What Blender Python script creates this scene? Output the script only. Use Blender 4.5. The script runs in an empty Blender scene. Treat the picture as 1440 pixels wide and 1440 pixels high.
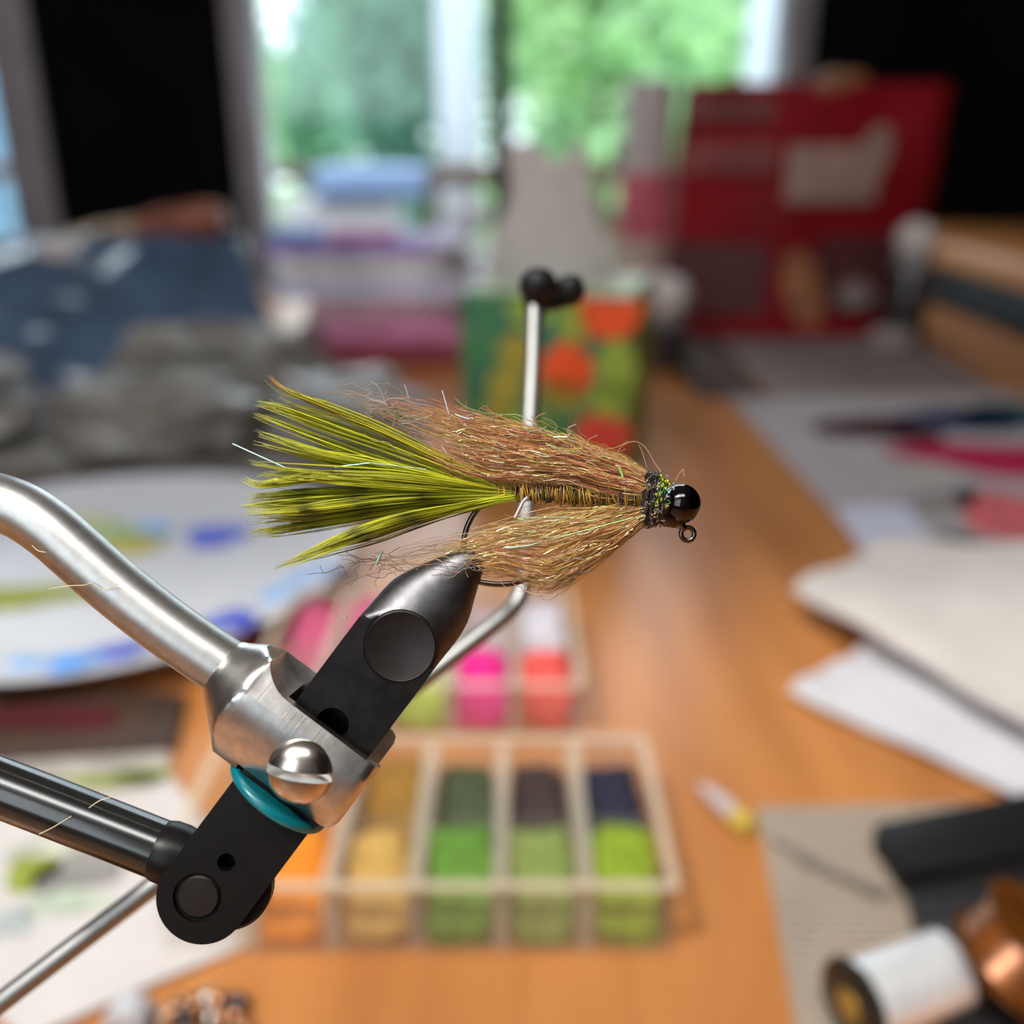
import bpy, bmesh, math, random
import numpy as np
from mathutils import Vector, Matrix, noise

random.seed(7)
rng = np.random.default_rng(7)
scene = bpy.context.scene
COL = scene.collection

# ------------------------------------------------------------------ camera
TZ = 0.75                       # height of the table top
PITCH = math.radians(21.0)
F = 1354.0                      # focal length in pixels of the 1440 frame
EYE = Vector((0.0, 0.0, TZ + 0.215))
DEP = 0.095                     # distance of the fly from the lens
FWD = Vector((0, math.cos(PITCH), -math.sin(PITCH)))
UP = Vector((0, math.sin(PITCH), math.cos(PITCH)))
RIGHT = Vector((1, 0, 0))
cam_d = bpy.data.cameras.new('camera')
cam_d.sensor_width = 36.0
cam_d.lens = 36.0 * F / 1440.0
cam_d.clip_start = 0.004
cam_d.clip_end = 200.0
cam_d.dof.use_dof = True
cam_d.dof.focus_distance = 0.0945
cam_d.dof.aperture_fstop = 10.8
cam = bpy.data.objects.new('camera', cam_d)
COL.objects.link(cam)
cam.location = EYE
cam.rotation_euler = (math.pi / 2 - PITCH, 0, 0)
scene.camera = cam

# ------------------------------------------------------------------ world, sun, daylight, exposure
world = bpy.data.worlds.new('sky')
scene.world = world
world.use_nodes = True
wn = world.node_tree
wn.nodes.clear()
wo = wn.nodes.new('ShaderNodeOutputWorld')
wb = wn.nodes.new('ShaderNodeBackground')
wb.inputs['Color'].default_value = (0.80, 0.90, 1.0, 1)
wb.inputs['Strength'].default_value = 2.9
wn.links.new(wb.outputs[0], wo.inputs[0])

sun_d = bpy.data.lights.new('sun', 'SUN')
sun_d.energy = 2.7
sun_d.angle = math.radians(5.0)
sun_d.color = (1.0, 0.95, 0.86)
sun = bpy.data.objects.new('sun', sun_d)
COL.objects.link(sun)
SUN_TO = Vector((0.36, 0.33, -0.876)).normalized()
sun.rotation_euler = SUN_TO.to_track_quat('-Z', 'Y').to_euler()

def area(name, loc, target, sx, sy, power, color):
    d = bpy.data.lights.new(name, 'AREA')
    d.shape = 'RECTANGLE'
    d.size, d.size_y, d.energy, d.color = sx, sy, power, color
    o = bpy.data.objects.new(name, d)
    COL.objects.link(o)
    o.location = loc
    o.rotation_euler = (Vector(target) - Vector(loc)).to_track_quat('-Z', 'Y').to_euler()
    return o
area('added_skylight_lamp', (-0.35, -0.42, 2.24), (-0.35, -0.42, 0.0), 1.40, 0.30, 15, (1.0, 0.95, 0.88))  # lamp in the added, unseen skylight, placed for highlights from above
area('front_window_fill', (-0.75, -1.0, 1.6), (-0.1, 0.3, 0.9), 0.9, 1.1, 2.5, (1.0, 0.96, 0.90))  # fill lamp added at the unseen front window to brighten the fly
area('daylight_back_window', (0.0, 1.93, 1.35), (0.0, 0.3, 0.85), 1.0, 1.2, 6, (0.80, 0.90, 1.0))

scene.view_settings.view_transform = 'Standard'
scene.view_settings.look = 'None'
scene.view_settings.gamma = 1.0
scene.view_settings.use_curve_mapping = False
scene.view_settings.exposure = 0.0
scene.cycles.use_denoising = True
scene.cycles.max_bounces = 10
scene.cycles.transparent_max_bounces = 16
scene.cycles.caustics_reflective = False
scene.cycles.caustics_refractive = False

# ------------------------------------------------------------------ pixel helpers
def ray(px, py):
    return FWD + RIGHT * ((px - 720) / F) + UP * ((720 - py) / F)

def T(px, py, z=0.0):
    """Point of the horizontal plane z metres above the table seen at a pixel."""
    d = ray(px, py)
    return EYE + d * ((TZ + z - EYE.z) / d.z)

def PY(px, py, y):
    """Point of the vertical plane Y = y seen at a pixel."""
    d = ray(px, py)
    return EYE + d * (y / d.y)

def PD(px, py, depth):
    return EYE + ray(px, py) * depth

def L(px, py, z=0.0):
    """Point z millimetres in front of the plane in which the vise head and the fly lie."""
    return PD(px, py, DEP - z * 0.001)

K = DEP / F                     # metres per pixel in that plane
HEAD = EYE + FWD * DEP
def AB(a, b, z=0.0):
    """Vise head frame: a along the yoke, b along the jaw, z to the front, all in pixel units."""
    x = 312 + 0.8 * a + 0.6 * b - 720
    y = 720 - (945 + 0.6 * a - 0.8 * b)
    return HEAD + RIGHT * (x * K) + UP * (y * K) - FWD * (z * K)

# ------------------------------------------------------------------ materials
MATS = {}
def mat(name, color, rough=0.5, metal=0.0, var=0.0, scale=40.0, bump=0.0, bscale=None, coat=0.0,
        trans=0.0, color2=None, stretch=(1, 1, 1), attr=False, spec=0.5, aniso=0.0, alpha=1.0, bdist=0.001):
    if name in MATS:
        return MATS[name]
    m = bpy.data.materials.new(name)
    m.use_nodes = True
    nt = m.node_tree
    bs = nt.nodes['Principled BSDF']
    out = nt.nodes['Material Output']
    c = tuple(color) + (1,)
    bs.inputs['Base Color'].default_value = c
    bs.inputs['Roughness'].default_value = rough
    bs.inputs['Metallic'].default_value = metal
    bs.inputs['Specular IOR Level'].default_value = spec
    bs.inputs['Coat Weight'].default_value = coat
    bs.inputs['Coat Roughness'].default_value = 0.08
    bs.inputs['Alpha'].default_value = alpha
    if aniso:
        bs.inputs['Anisotropic'].default_value = aniso
    src = None
    if attr:
        a = nt.nodes.new('ShaderNodeAttribute')
        a.attribute_name = 'Col'
        src = a.outputs['Color']
        nt.links.new(src, bs.inputs['Base Color'])
    tc = mp = None
    if var or color2 or bump:
        tc = nt.nodes.new('ShaderNodeTexCoord')
        mp = nt.nodes.new('ShaderNodeMapping')
        mp.inputs['Scale'].default_value = stretch
        nt.links.new(tc.outputs['Object'], mp.inputs['Vector'])
    if var or color2:
        n = nt.nodes.new('ShaderNodeTexNoise')
        n.inputs['Scale'].default_value = scale
        n.inputs['Detail'].default_value = 6
        nt.links.new(mp.outputs[0], n.inputs['Vector'])
        r = nt.nodes.new('ShaderNodeValToRGB')
        r.color_ramp.elements[0].position = 0.35
        r.color_ramp.elements[1].position = 0.65
        if color2 is None:
            color2 = tuple(max(0, x * (1 - var)) for x in color)
            c1 = tuple(min(1, x * (1 + var)) for x in color)
        else:
            c1 = color
        r.color_ramp.elements[0].color = tuple(color2) + (1,)
        r.color_ramp.elements[1].color = tuple(c1) + (1,)
        nt.links.new(n.outputs['Fac'], r.inputs['Fac'])
        if attr:
            mx = nt.nodes.new('ShaderNodeMixRGB')
            mx.blend_type = 'MULTIPLY'
            mx.inputs['Fac'].default_value = 1.0
            nt.links.new(src, mx.inputs['Color1'])
            nt.links.new(r.outputs[0], mx.inputs['Color2'])
            nt.links.new(mx.outputs[0], bs.inputs['Base Color'])
        else:
            nt.links.new(r.outputs[0], bs.inputs['Base Color'])
    if bump:
        nb = nt.nodes.new('ShaderNodeTexNoise')
        nb.inputs['Scale'].default_value = bscale or scale * 3
        nb.inputs['Detail'].default_value = 5
        nt.links.new(mp.outputs[0], nb.inputs['Vector'])
        bp = nt.nodes.new('ShaderNodeBump')
        bp.inputs['Strength'].default_value = bump
        bp.inputs['Distance'].default_value = bdist
        nt.links.new(nb.outputs['Fac'], bp.inputs['Height'])
        nt.links.new(bp.outputs[0], bs.inputs['Normal'])
    if trans:
        tl = nt.nodes.new('ShaderNodeBsdfTranslucent')
        tl.inputs['Color'].default_value = c
        bc = bs.inputs['Base Color']
        if bc.is_linked:
            nt.links.new(bc.links[0].from_socket, tl.inputs['Color'])
        mx = nt.nodes.new('ShaderNodeMixShader')
        mx.inputs['Fac'].default_value = trans
        nt.links.new(bs.outputs[0], mx.inputs[1])
        nt.links.new(tl.outputs[0], mx.inputs[2])
        nt.links.new(mx.outputs[0], out.inputs['Surface'])
    MATS[name] = m
    return m

def clear_mat(name, tint=(1, 1, 1), gloss=0.10, rough=0.05, haze=0.0, hazecol=(0.9, 0.9, 0.9)):
    """Thin clear plastic or glass: transparent with a glossy film and, if asked, a milky share."""
    if name in MATS:
        return MATS[name]
    m = bpy.data.materials.new(name)
    m.use_nodes = True
    nt = m.node_tree
    nt.nodes.clear()
    out = nt.nodes.new('ShaderNodeOutputMaterial')
    tr = nt.nodes.new('ShaderNodeBsdfTransparent')
    tr.inputs['Color'].default_value = tuple(tint) + (1,)
    gl = nt.nodes.new('ShaderNodeBsdfGlossy')
    gl.inputs['Roughness'].default_value = rough
    mx = nt.nodes.new('ShaderNodeMixShader')
    mx.inputs['Fac'].default_value = gloss
    nt.links.new(tr.outputs[0], mx.inputs[1])
    nt.links.new(gl.outputs[0], mx.inputs[2])
    last = mx
    if haze:
        df = nt.nodes.new('ShaderNodeBsdfDiffuse')
        df.inputs['Color'].default_value = tuple(hazecol) + (1,)
        tl = nt.nodes.new('ShaderNodeBsdfTranslucent')
        tl.inputs['Color'].default_value = tuple(hazecol) + (1,)
        m2 = nt.nodes.new('ShaderNodeMixShader')
        nt.links.new(df.outputs[0], m2.inputs[1])
        nt.links.new(tl.outputs[0], m2.inputs[2])
        m3 = nt.nodes.new('ShaderNodeMixShader')
        m3.inputs['Fac'].default_value = haze
        nt.links.new(mx.outputs[0], m3.inputs[1])
        nt.links.new(m2.outputs[0], m3.inputs[2])
        last = m3
    nt.links.new(last.outputs[0], out.inputs['Surface'])
    MATS[name] = m
    return m

def wood_mat(name, c1, c2, along='Y', rough=0.32):
    if name in MATS:
        return MATS[name]
    m = bpy.data.materials.new(name)
    m.use_nodes = True
    nt = m.node_tree
    bs = nt.nodes['Principled BSDF']
    tc = nt.nodes.new('ShaderNodeTexCoord')
    mp = nt.nodes.new('ShaderNodeMapping')
    mp.inputs['Scale'].default_value = (14, 1.6, 14) if along == 'Y' else (1.6, 14, 14)
    nt.links.new(tc.outputs['Object'], mp.inputs['Vector'])
    n = nt.nodes.new('ShaderNodeTexNoise')
    n.inputs['Scale'].default_value = 2.2
    n.inputs['Detail'].default_value = 8
    n.inputs['Distortion'].default_value = 0.6
    nt.links.new(mp.outputs[0], n.inputs['Vector'])
    r = nt.nodes.new('ShaderNodeValToRGB')
    r.color_ramp.elements[0].position = 0.3
    r.color_ramp.elements[1].position = 0.7
    r.color_ramp.elements[0].color = tuple(c1) + (1,)
    r.color_ramp.elements[1].color = tuple(c2) + (1,)
    nt.links.new(n.outputs['Fac'], r.inputs['Fac'])
    nt.links.new(r.outputs[0], bs.inputs['Base Color'])
    bs.inputs['Roughness'].default_value = rough
    bs.inputs['Specular IOR Level'].default_value = 0.35
    bp = nt.nodes.new('ShaderNodeBump')
    bp.inputs['Strength'].default_value = 0.08
    bp.inputs['Distance'].default_value = 0.001
    nt.links.new(n.outputs['Fac'], bp.inputs['Height'])
    nt.links.new(bp.outputs[0], bs.inputs['Normal'])
    MATS[name] = m
    return m

def stripe_mat(name, c1, c2, freq, rot=0.0):
    """Fine barred fibres."""
    if name in MATS:
        return MATS[name]
    m = bpy.data.materials.new(name)
    m.use_nodes = True
    nt = m.node_tree
    bs = nt.nodes['Principled BSDF']
    tc = nt.nodes.new('ShaderNodeTexCoord')
    mp = nt.nodes.new('ShaderNodeMapping')
    mp.inputs['Rotation'].default_value = (0, 0, rot)
    nt.links.new(tc.outputs['Object'], mp.inputs['Vector'])
    w = nt.nodes.new('ShaderNodeTexWave')
    w.bands_direction = 'Y'
    w.inputs['Scale'].default_value = freq
    w.inputs['Distortion'].default_value = 2.5
    w.inputs['Detail'].default_value = 3
    nt.links.new(mp.outputs[0], w.inputs['Vector'])
    r = nt.nodes.new('ShaderNodeValToRGB')
    r.color_ramp.elements[0].color = tuple(c1) + (1,)
    r.color_ramp.elements[1].color = tuple(c2) + (1,)
    nt.links.new(w.outputs['Fac'], r.inputs['Fac'])
    nt.links.new(r.outputs[0], bs.inputs['Base Color'])
    bs.inputs['Roughness'].default_value = 0.6
    MATS[name] = m
    return m

# ------------------------------------------------------------------ mesh helpers (all in world space)
class MB:
    def __init__(self):
        self.v, self.f, self.c = [], [], None

    def add(self, verts, faces):
        n = len(self.v)
        self.v.extend(Vector(p) for p in verts)
        self.f.extend(tuple(i + n for i in f) for f in faces)
        return self

    def box(self, lo, hi, M=None):
        x0, y0, z0 = lo
        x1, y1, z1 = hi
        P = [Vector(p) for p in ((x0, y0, z0), (x1, y0, z0), (x1, y1, z0), (x0, y1, z0),
                                 (x0, y0, z1), (x1, y0, z1), (x1, y1, z1), (x0, y1, z1))]
        if M is not None:
            P = [M @ p for p in P]
        return self.add(P, [(3, 2, 1, 0), (4, 5, 6, 7), (0, 1, 5, 4), (1, 2, 6, 5), (2, 3, 7, 6), (3, 0, 4, 7)])

    def loft(self, rings, cap=True, closed=True):
        n = len(rings[0])
        V, Fc = [], []
        for r in rings:
            V.extend(r)
        for i in range(len(rings) - 1):
            for j in range(n if closed else n - 1):
                k = (j + 1) % n
                Fc.append((i * n + j, i * n + k, (i + 1) * n + k, (i + 1) * n + j))
        if cap:
            Fc.append(tuple(range(n - 1, -1, -1)))
            m = (len(rings) - 1) * n
            Fc.append(tuple(m + j for j in range(n)))
        return self.add(V, Fc)

    def tube(self, path, radii, n=20, cap=True):
        P = [Vector(p) for p in path]
        if not hasattr(radii, '__len__'):
            radii = [radii] * len(P)
        t0 = (P[1] - P[0]).normalized()
        ref = Vector((0, 0, 1)) if abs(t0.z) < 0.9 else Vector((1, 0, 0))
        u = t0.cross(ref).normalized()
        rings = []
        for i, p in enumerate(P):
            t = (P[min(i + 1, len(P) - 1)] - P[max(i - 1, 0)]).normalized()
            u = (u - t * u.dot(t)).normalized()
            w = t.cross(u)
            rings.append([p + (u * math.cos(2 * math.pi * j / n) + w * math.sin(2 * math.pi * j / n)) * radii[i]
                          for j in range(n)])
        return self.loft(rings, cap)

    def lathe(self, base, axis, profile, n=32, cap=True):
        """profile: (radius, height along axis)."""
        axis = Vector(axis).normalized()
        ref = Vector((0, 0, 1)) if abs(axis.z) < 0.9 else Vector((1, 0, 0))
        u = axis.cross(ref).normalized()
        w = axis.cross(u)
        rings = [[Vector(base) + axis * h + (u * math.cos(2 * math.pi * j / n) + w * math.sin(2 * math.pi * j / n)) * max(r, 1e-7)
                  for j in range(n)] for r, h in profile]
        return self.loft(rings, cap)

    def prism(self, poly, thick, up=Vector((0, 0, 1))):
        n = len(poly)
        lo = [Vector(p) for p in poly]
        hi = [p + up * thick for p in lo]
        return self.add(lo + hi, [tuple(range(n - 1, -1, -1)), tuple(range(n, 2 * n))] +
                        [(i, (i + 1) % n, (i + 1) % n + n, i + n) for i in range(n)])

    def grid(self, fn, nu, nv):
        V = [fn(i / nu, j / nv) for i in range(nu + 1) for j in range(nv + 1)]
        Fc = [(i * (nv + 1) + j, (i + 1) * (nv + 1) + j, (i + 1) * (nv + 1) + j + 1, i * (nv + 1) + j + 1)
              for i in range(nu) for j in range(nv)]
        return self.add(V, Fc)

    def sphere(self, c, r, nu=24, nv=14, M=None):
        c = Vector(c)
        rings = []
        for i in range(1, nv):
            th = math.pi * i / nv
            ring = []
            for j in range(nu):
                ph = 2 * math.pi * j / nu
                p = Vector((math.sin(th) * math.cos(ph), math.sin(th) * math.sin(ph), math.cos(th)))
                if hasattr(r, '__len__'):
                    p = Vector((p.x * r[0], p.y * r[1], p.z * r[2]))
                else:
                    p = p * r
                ring.append(c + (M @ p if M is not None else p))
            rings.append(ring)
        return self.loft(rings, True)

    def build(self, name, material, parent=None, smooth=True, bevel=0.0, angle=40, origin=None, seg=2):
        me = bpy.data.meshes.new(name)
        vs = self.v
        if origin is None:
            if parent is not None:
                origin = parent.matrix_world.translation.copy()
            else:
                lo = Vector([min(p[i] for p in vs) for i in range(3)])
                hi = Vector([max(p[i] for p in vs) for i in range(3)])
                origin = Vector(((lo.x + hi.x) / 2, (lo.y + hi.y) / 2, lo.z))
        # build in millimetres round the origin, then scale back, so that small meshes keep precision
        me.from_pydata([tuple((p - origin) * 1000) for p in vs], [], self.f)
        bm = bmesh.new()
        bm.from_mesh(me)
        bmesh.ops.remove_doubles(bm, verts=bm.verts, dist=1e-4)
        bmesh.ops.recalc_face_normals(bm, faces=bm.faces)
        if bevel:
            es = [e for e in bm.edges if len(e.link_faces) == 2 and e.calc_face_angle(0) > math.radians(35)]
            bmesh.ops.bevel(bm, geom=es, offset=bevel * 1000, segments=seg, affect='EDGES', profile=0.5, clamp_overlap=True)
        bmesh.ops.scale(bm, vec=(0.001,) * 3, verts=bm.verts)
        bm.to_mesh(me)
        bm.free()
        if smooth:
            me.polygons.foreach_set('use_smooth', [True] * len(me.polygons))
            try:
                me.set_sharp_from_angle(angle=math.radians(angle))
            except Exception:
                pass
        me.materials.append(material)
        o = bpy.data.objects.new(name, me)
        COL.objects.link(o)
        if parent is not None:
            o.parent = parent
            o.location = origin - parent.matrix_world.translation
            o.matrix_world.translation = origin
        else:
            o.location = origin
            o.matrix_world.translation = origin
        return o

def boolean(a, b, op='DIFFERENCE'):
    """a, b: MB in world metres; the result is a new MB."""
    c = Vector(a.v[0])
    obs = []
    for mb in (a, b):
        me = bpy.data.meshes.new('tmp')
        me.from_pydata([tuple((p - c) * 1000) for p in mb.v], [], mb.f)
        bm = bmesh.new()
        bm.from_mesh(me)
        bmesh.ops.remove_doubles(bm, verts=bm.verts, dist=1e-5)
        bmesh.ops.recalc_face_normals(bm, faces=bm.faces)
        bm.to_mesh(me)
        bm.free()
        o = bpy.data.objects.new('tmp', me)
        COL.objects.link(o)
        obs.append(o)
    md = obs[0].modifiers.new('b', 'BOOLEAN')
    md.object, md.operation, md.solver = obs[1], op, 'EXACT'
    dg = bpy.context.evaluated_depsgraph_get()
    ev = obs[0].evaluated_get(dg).to_mesh()
    r = MB()
    r.add([Vector(v.co) * 0.001 + c for v in ev.vertices], [tuple(p.vertices) for p in ev.polygons])
    obs[0].evaluated_get(dg).to_mesh_clear()
    for o in obs:
        me = o.data
        bpy.data.objects.remove(o)
        bpy.data.meshes.remove(me)
    return r

def tag(o, label=None, cat=None, group=None, kind=None):
    if label: o['label'] = label
    if cat: o['category'] = cat
    if group: o['group'] = group
    if kind: o['kind'] = kind
    return o

def thing(name, loc, label, cat, group=None):
    o = bpy.data.objects.new(name, None)
    COL.objects.link(o)
    o.location = loc
    o.matrix_world.translation = Vector(loc)
    o.empty_display_size = 0.01
    return tag(o, label, cat, group)

def strands(name, P, R, C, material, parent, sides=3):
    """P (N,S,3) world, R (N,S), C (N,3) or (N,S,3): thin tapering tubes as one mesh with colours."""
    P = np.asarray(P, float)
    R = np.asarray(R, float)
    N, S, _ = P.shape
    C = np.asarray(C, float)
    if C.ndim == 2:
        C = np.repeat(C[:, None, :], S, 1)
    org = np.array(parent.matrix_world.translation)
    t = np.gradient(P, axis=1)
    t /= np.linalg.norm(t, axis=2, keepdims=True) + 1e-12
    ref = rng.normal(size=(N, 1, 3))
    u = np.cross(t, ref)
    u /= np.linalg.norm(u, axis=2, keepdims=True) + 1e-12
    w = np.cross(t, u)
    V = np.zeros((N, S, sides, 3))
    for j in range(sides):
        a = 2 * math.pi * j / sides
        V[:, :, j] = P + (u * math.cos(a) + w * math.sin(a)) * R[:, :, None]
    V = V.reshape(-1, 3) - org
    idx = np.arange(N * S * sides).reshape(N, S, sides)
    q = []
    for j in range(sides):
        k = (j + 1) % sides
        q.append(np.stack([idx[:, :-1, j], idx[:, :-1, k], idx[:, 1:, k], idx[:, 1:, j]], -1).reshape(-1, 4))
    q = np.concatenate(q)
    me = bpy.data.meshes.new(name)
    me.vertices.add(len(V))
    me.vertices.foreach_set('co', V.ravel())
    me.loops.add(q.size)
    me.loops.foreach_set('vertex_index', q.ravel().astype(np.int32))
    me.polygons.add(len(q))
    me.polygons.foreach_set('loop_start', np.arange(0, q.size, 4, dtype=np.int32))
    me.polygons.foreach_set('use_smooth', np.ones(len(q), bool))
    me.update(calc_edges=True)
    ca = me.color_attributes.new('Col', 'FLOAT_COLOR', 'POINT')
    cc = np.ones((N, S, sides, 4))
    cc[..., :3] = C[:, :, None, :]
    ca.data.foreach_set('color', cc.ravel())
    me.materials.append(material)
    o = bpy.data.objects.new(name, me)
    COL.objects.link(o)
    o.parent = parent
    return o

def quads(name, centers, sizes, cols, material, parent):
    """Many small leaves, each a bent quad, as one mesh with colours."""
    N = len(centers)
    org = np.array(parent.matrix_world.translation)
    a = rng.normal(size=(N, 3)); a /= np.linalg.norm(a, axis=1, keepdims=True)
    b = np.cross(a, rng.normal(size=(N, 3))); b /= np.linalg.norm(b, axis=1, keepdims=True)
    s = np.asarray(sizes)[:, None]
    c = np.asarray(centers) - org
    V = np.stack([c - a * s, c + b * s * 0.45, c + a * s, c - b * s * 0.45], 1).reshape(-1, 3)
    q = np.arange(N * 4, dtype=np.int32)
    me = bpy.data.meshes.new(name)
    me.vertices.add(len(V)); me.vertices.foreach_set('co', V.ravel())
    me.loops.add(N * 4); me.loops.foreach_set('vertex_index', q)
    me.polygons.add(N); me.polygons.foreach_set('loop_start', np.arange(0, N * 4, 4, dtype=np.int32))
    me.update(calc_edges=True)
    ca = me.color_attributes.new('Col', 'FLOAT_COLOR', 'POINT')
    cc = np.ones((N, 4, 4)); cc[..., :3] = np.asarray(cols)[:, None, :]
    ca.data.foreach_set('color', cc.ravel())
    me.materials.append(material)
    o = bpy.data.objects.new(name, me)
    COL.objects.link(o)
    o.parent = parent
    return o

def spline(pts, n):
    """Catmull-Rom through points."""
    P = [Vector(p) for p in pts]
    P = [P[0] * 2 - P[1]] + P + [P[-1] * 2 - P[-2]]
    out = []
    m = len(P) - 3
    for i in range(n):
        t = i / (n - 1) * m
        k = min(int(t), m - 1)
        u = t - k
        a, b, c, d = P[k:k + 4]
        out.append(0.5 * ((2 * b) + (c - a) * u + (2 * a - 5 * b + 4 * c - d) * u * u + (3 * b - a - 3 * c + d) * u ** 3))
    return out

def rbox(lo, hi, r, rotz=0.0, center=None):
    """Box turned about z round its centre."""
    c = Vector(((lo[0] + hi[0]) / 2, (lo[1] + hi[1]) / 2, 0)) if center is None else Vector(center)
    M = Matrix.Translation(c) @ Matrix.Rotation(rotz, 4, 'Z') @ Matrix.Translation(-c)
    return MB().box(lo, hi, M)

# ------------------------------------------------------------------ common materials
m_wall = mat('backlit_wall_shade', (0.003, 0.003, 0.0035), 0.8, spec=0.08, var=0.3, scale=6)  # near-black stands in for the shade of the backlit wall
m_wallr = mat('brown_wall_shade', (0.008, 0.005, 0.0045), 0.8, spec=0.08, var=0.4, scale=5)  # dark brown with the walls' shade put into the colour
m_ceil = mat('ceiling_paint', (0.62, 0.60, 0.57), 0.9, var=0.04, scale=8)
m_wallf = mat('front_wall_paint', (0.20, 0.17, 0.15), 0.9, var=0.05, scale=8)
m_frame = mat('grey_window_frame', (0.34, 0.33, 0.37), 0.5, var=0.08, scale=12)
m_dframe = mat('dark_window_frame', (0.02, 0.03, 0.03), 0.5, var=0.1, scale=12)
m_glass = clear_mat('window_glass', (0.97, 0.99, 0.98), 0.03, 0.0)
m_floor = wood_mat('floor_boards', (0.10, 0.05, 0.025), (0.17, 0.09, 0.045))
m_table = wood_mat('orange_wood', (0.37, 0.135, 0.038), (0.57, 0.235, 0.075))
m_steel = mat('satin_steel', (0.46, 0.45, 0.445), 0.40, 1.0, var=0.08, scale=900, bump=0.4, bscale=3500, bdist=0.000006)
m_yoke = mat('milled_steel', (0.56, 0.54, 0.53), 0.30, 1.0, var=0.14, scale=700, bump=0.4, bscale=2600, bdist=0.000010)
m_screw = mat('polished_steel', (0.58, 0.54, 0.51), 0.24, 1.0, var=0.08, scale=600)
m_black = mat('black_oxide_steel', (0.005, 0.004, 0.004), 0.36, 0.0, var=0.25, scale=900, spec=0.2, bump=0.3, bscale=4000, bdist=0.000004)
m_jaw = mat('ground_black_steel', (0.022, 0.019, 0.019), 0.36, 0.9, var=0.25, scale=500, bump=0.4, bscale=5000, bdist=0.000008)
m_cone = mat('ground_bare_steel', (0.115, 0.11, 0.12), 0.42, 1.0, var=0.25, scale=500, bump=0.6, bscale=2500, bdist=0.00002)
def grind(m, direction, freq):
    nt = m.node_tree
    tc = nt.nodes.new('ShaderNodeTexCoord')
    vm = nt.nodes.new('ShaderNodeVectorMath')
    vm.operation = 'DOT_PRODUCT'
    vm.inputs[1].default_value = direction
    nt.links.new(tc.outputs['Object'], vm.inputs[0])
    n = nt.nodes.new('ShaderNodeTexNoise')
    n.noise_dimensions = '1D'
    n.inputs['Scale'].default_value = freq
    n.inputs['Detail'].default_value = 4
    nt.links.new(vm.outputs['Value'], n.inputs['W'])
    bp = nt.nodes.new('ShaderNodeBump')
    bp.inputs['Strength'].default_value = 0.5
    bp.inputs['Distance'].default_value = 0.000016
    nt.links.new(n.outputs['Fac'], bp.inputs['Height'])
    nt.links.new(bp.outputs[0], nt.nodes['Principled BSDF'].inputs['Normal'])
grind(m_cone, (AB(0, 1, 0) - AB(0, 0, 0)).normalized(), 5500)
grind(m_yoke, (AB(1, 0, 0) - AB(0, 0, 0)).normalized(), 5000)
m_disc = mat('dark_bronze_pin', (0.026, 0.020, 0.020), 0.42, 0.7, var=0.15, scale=900)
m_teal = mat('teal_rubber', (0.0, 0.15, 0.19), 0.30, var=0.1, scale=300)
m_bead = mat('black_nickel', (0.05, 0.045, 0.05), 0.10, 1.0)
m_hook = mat('black_wire', (0.13, 0.10, 0.095), 0.24, 1.0)
m_bronze = mat('bronze_wire', (0.32, 0.22, 0.20), 0.25, 1.0)
m_white = mat('white_paper', (0.62, 0.60, 0.60), 0.8, var=0.05, scale=30, bump=0.2, bscale=200)
m_whitep = mat('white_plastic', (0.56, 0.56, 0.61), 0.35, var=0.02, scale=20)
m_blackp = mat('black_plastic', (0.007, 0.007, 0.008), 0.5, var=0.2, scale=60, spec=0.25)

# ------------------------------------------------------------------ room shell
RX0, RX1, RY0, RY1, RZ1 = -1.75, 1.15, -1.05, 2.0, 2.26
WT = 0.12
def struct(o):
    o['kind'] = 'structure'
    return o
struct(MB().box((RX0 - WT, RY0 - WT, -0.1), (RX1 + WT, RY1 + WT, 0.0)).build('floor', m_floor, smooth=False))
SKX0, SKX1, SKY0, SKY1 = -1.07, 0.37, -0.74, -0.10     # unseen skylight, added to bring light down on the vise
cmb = MB()
cmb.box((RX0 - WT, RY0 - WT, RZ1), (SKX0, RY1 + WT, RZ1 + 0.1)).box((SKX1, RY0 - WT, RZ1), (RX1 + WT, RY1 + WT, RZ1 + 0.1))
cmb.box((SKX0, RY0 - WT, RZ1), (SKX1, SKY0, RZ1 + 0.1)).box((SKX0, SKY1, RZ1), (SKX1, RY1 + WT, RZ1 + 0.1))
struct(cmb.build('ceiling', m_ceil, smooth=False))
skl = thing('window_4', ((SKX0 + SKX1) / 2, (SKY0 + SKY1) / 2, RZ1), None, None)  # the added skylight, unseen
skl['kind'] = 'structure'
for (a, b, c, d) in ((SKX0, SKX0 + 0.03, SKY0, SKY1), (SKX1 - 0.03, SKX1, SKY0, SKY1), (SKX0 + 0.03, SKX1 - 0.03, SKY0, SKY0 + 0.03), (SKX0 + 0.03, SKX1 - 0.03, SKY1 - 0.03, SKY1)):
    MB().box((a, c, RZ1 + 0.01), (b, d, RZ1 + 0.09)).build('added_skylight_frame', m_frame, skl, smooth=False)
MB().box((SKX0 + 0.03, SKY0 + 0.03, RZ1 + 0.06), (SKX1 - 0.03, SKY1 - 0.03, RZ1 + 0.064)).build('window_pane', m_glass, skl, smooth=False)
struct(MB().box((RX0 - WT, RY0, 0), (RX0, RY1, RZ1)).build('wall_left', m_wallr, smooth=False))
struct(MB().box((RX1, RY0, 0), (RX1 + WT, RY1, RZ1)).build('wall_right', m_wallr, smooth=False))

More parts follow.
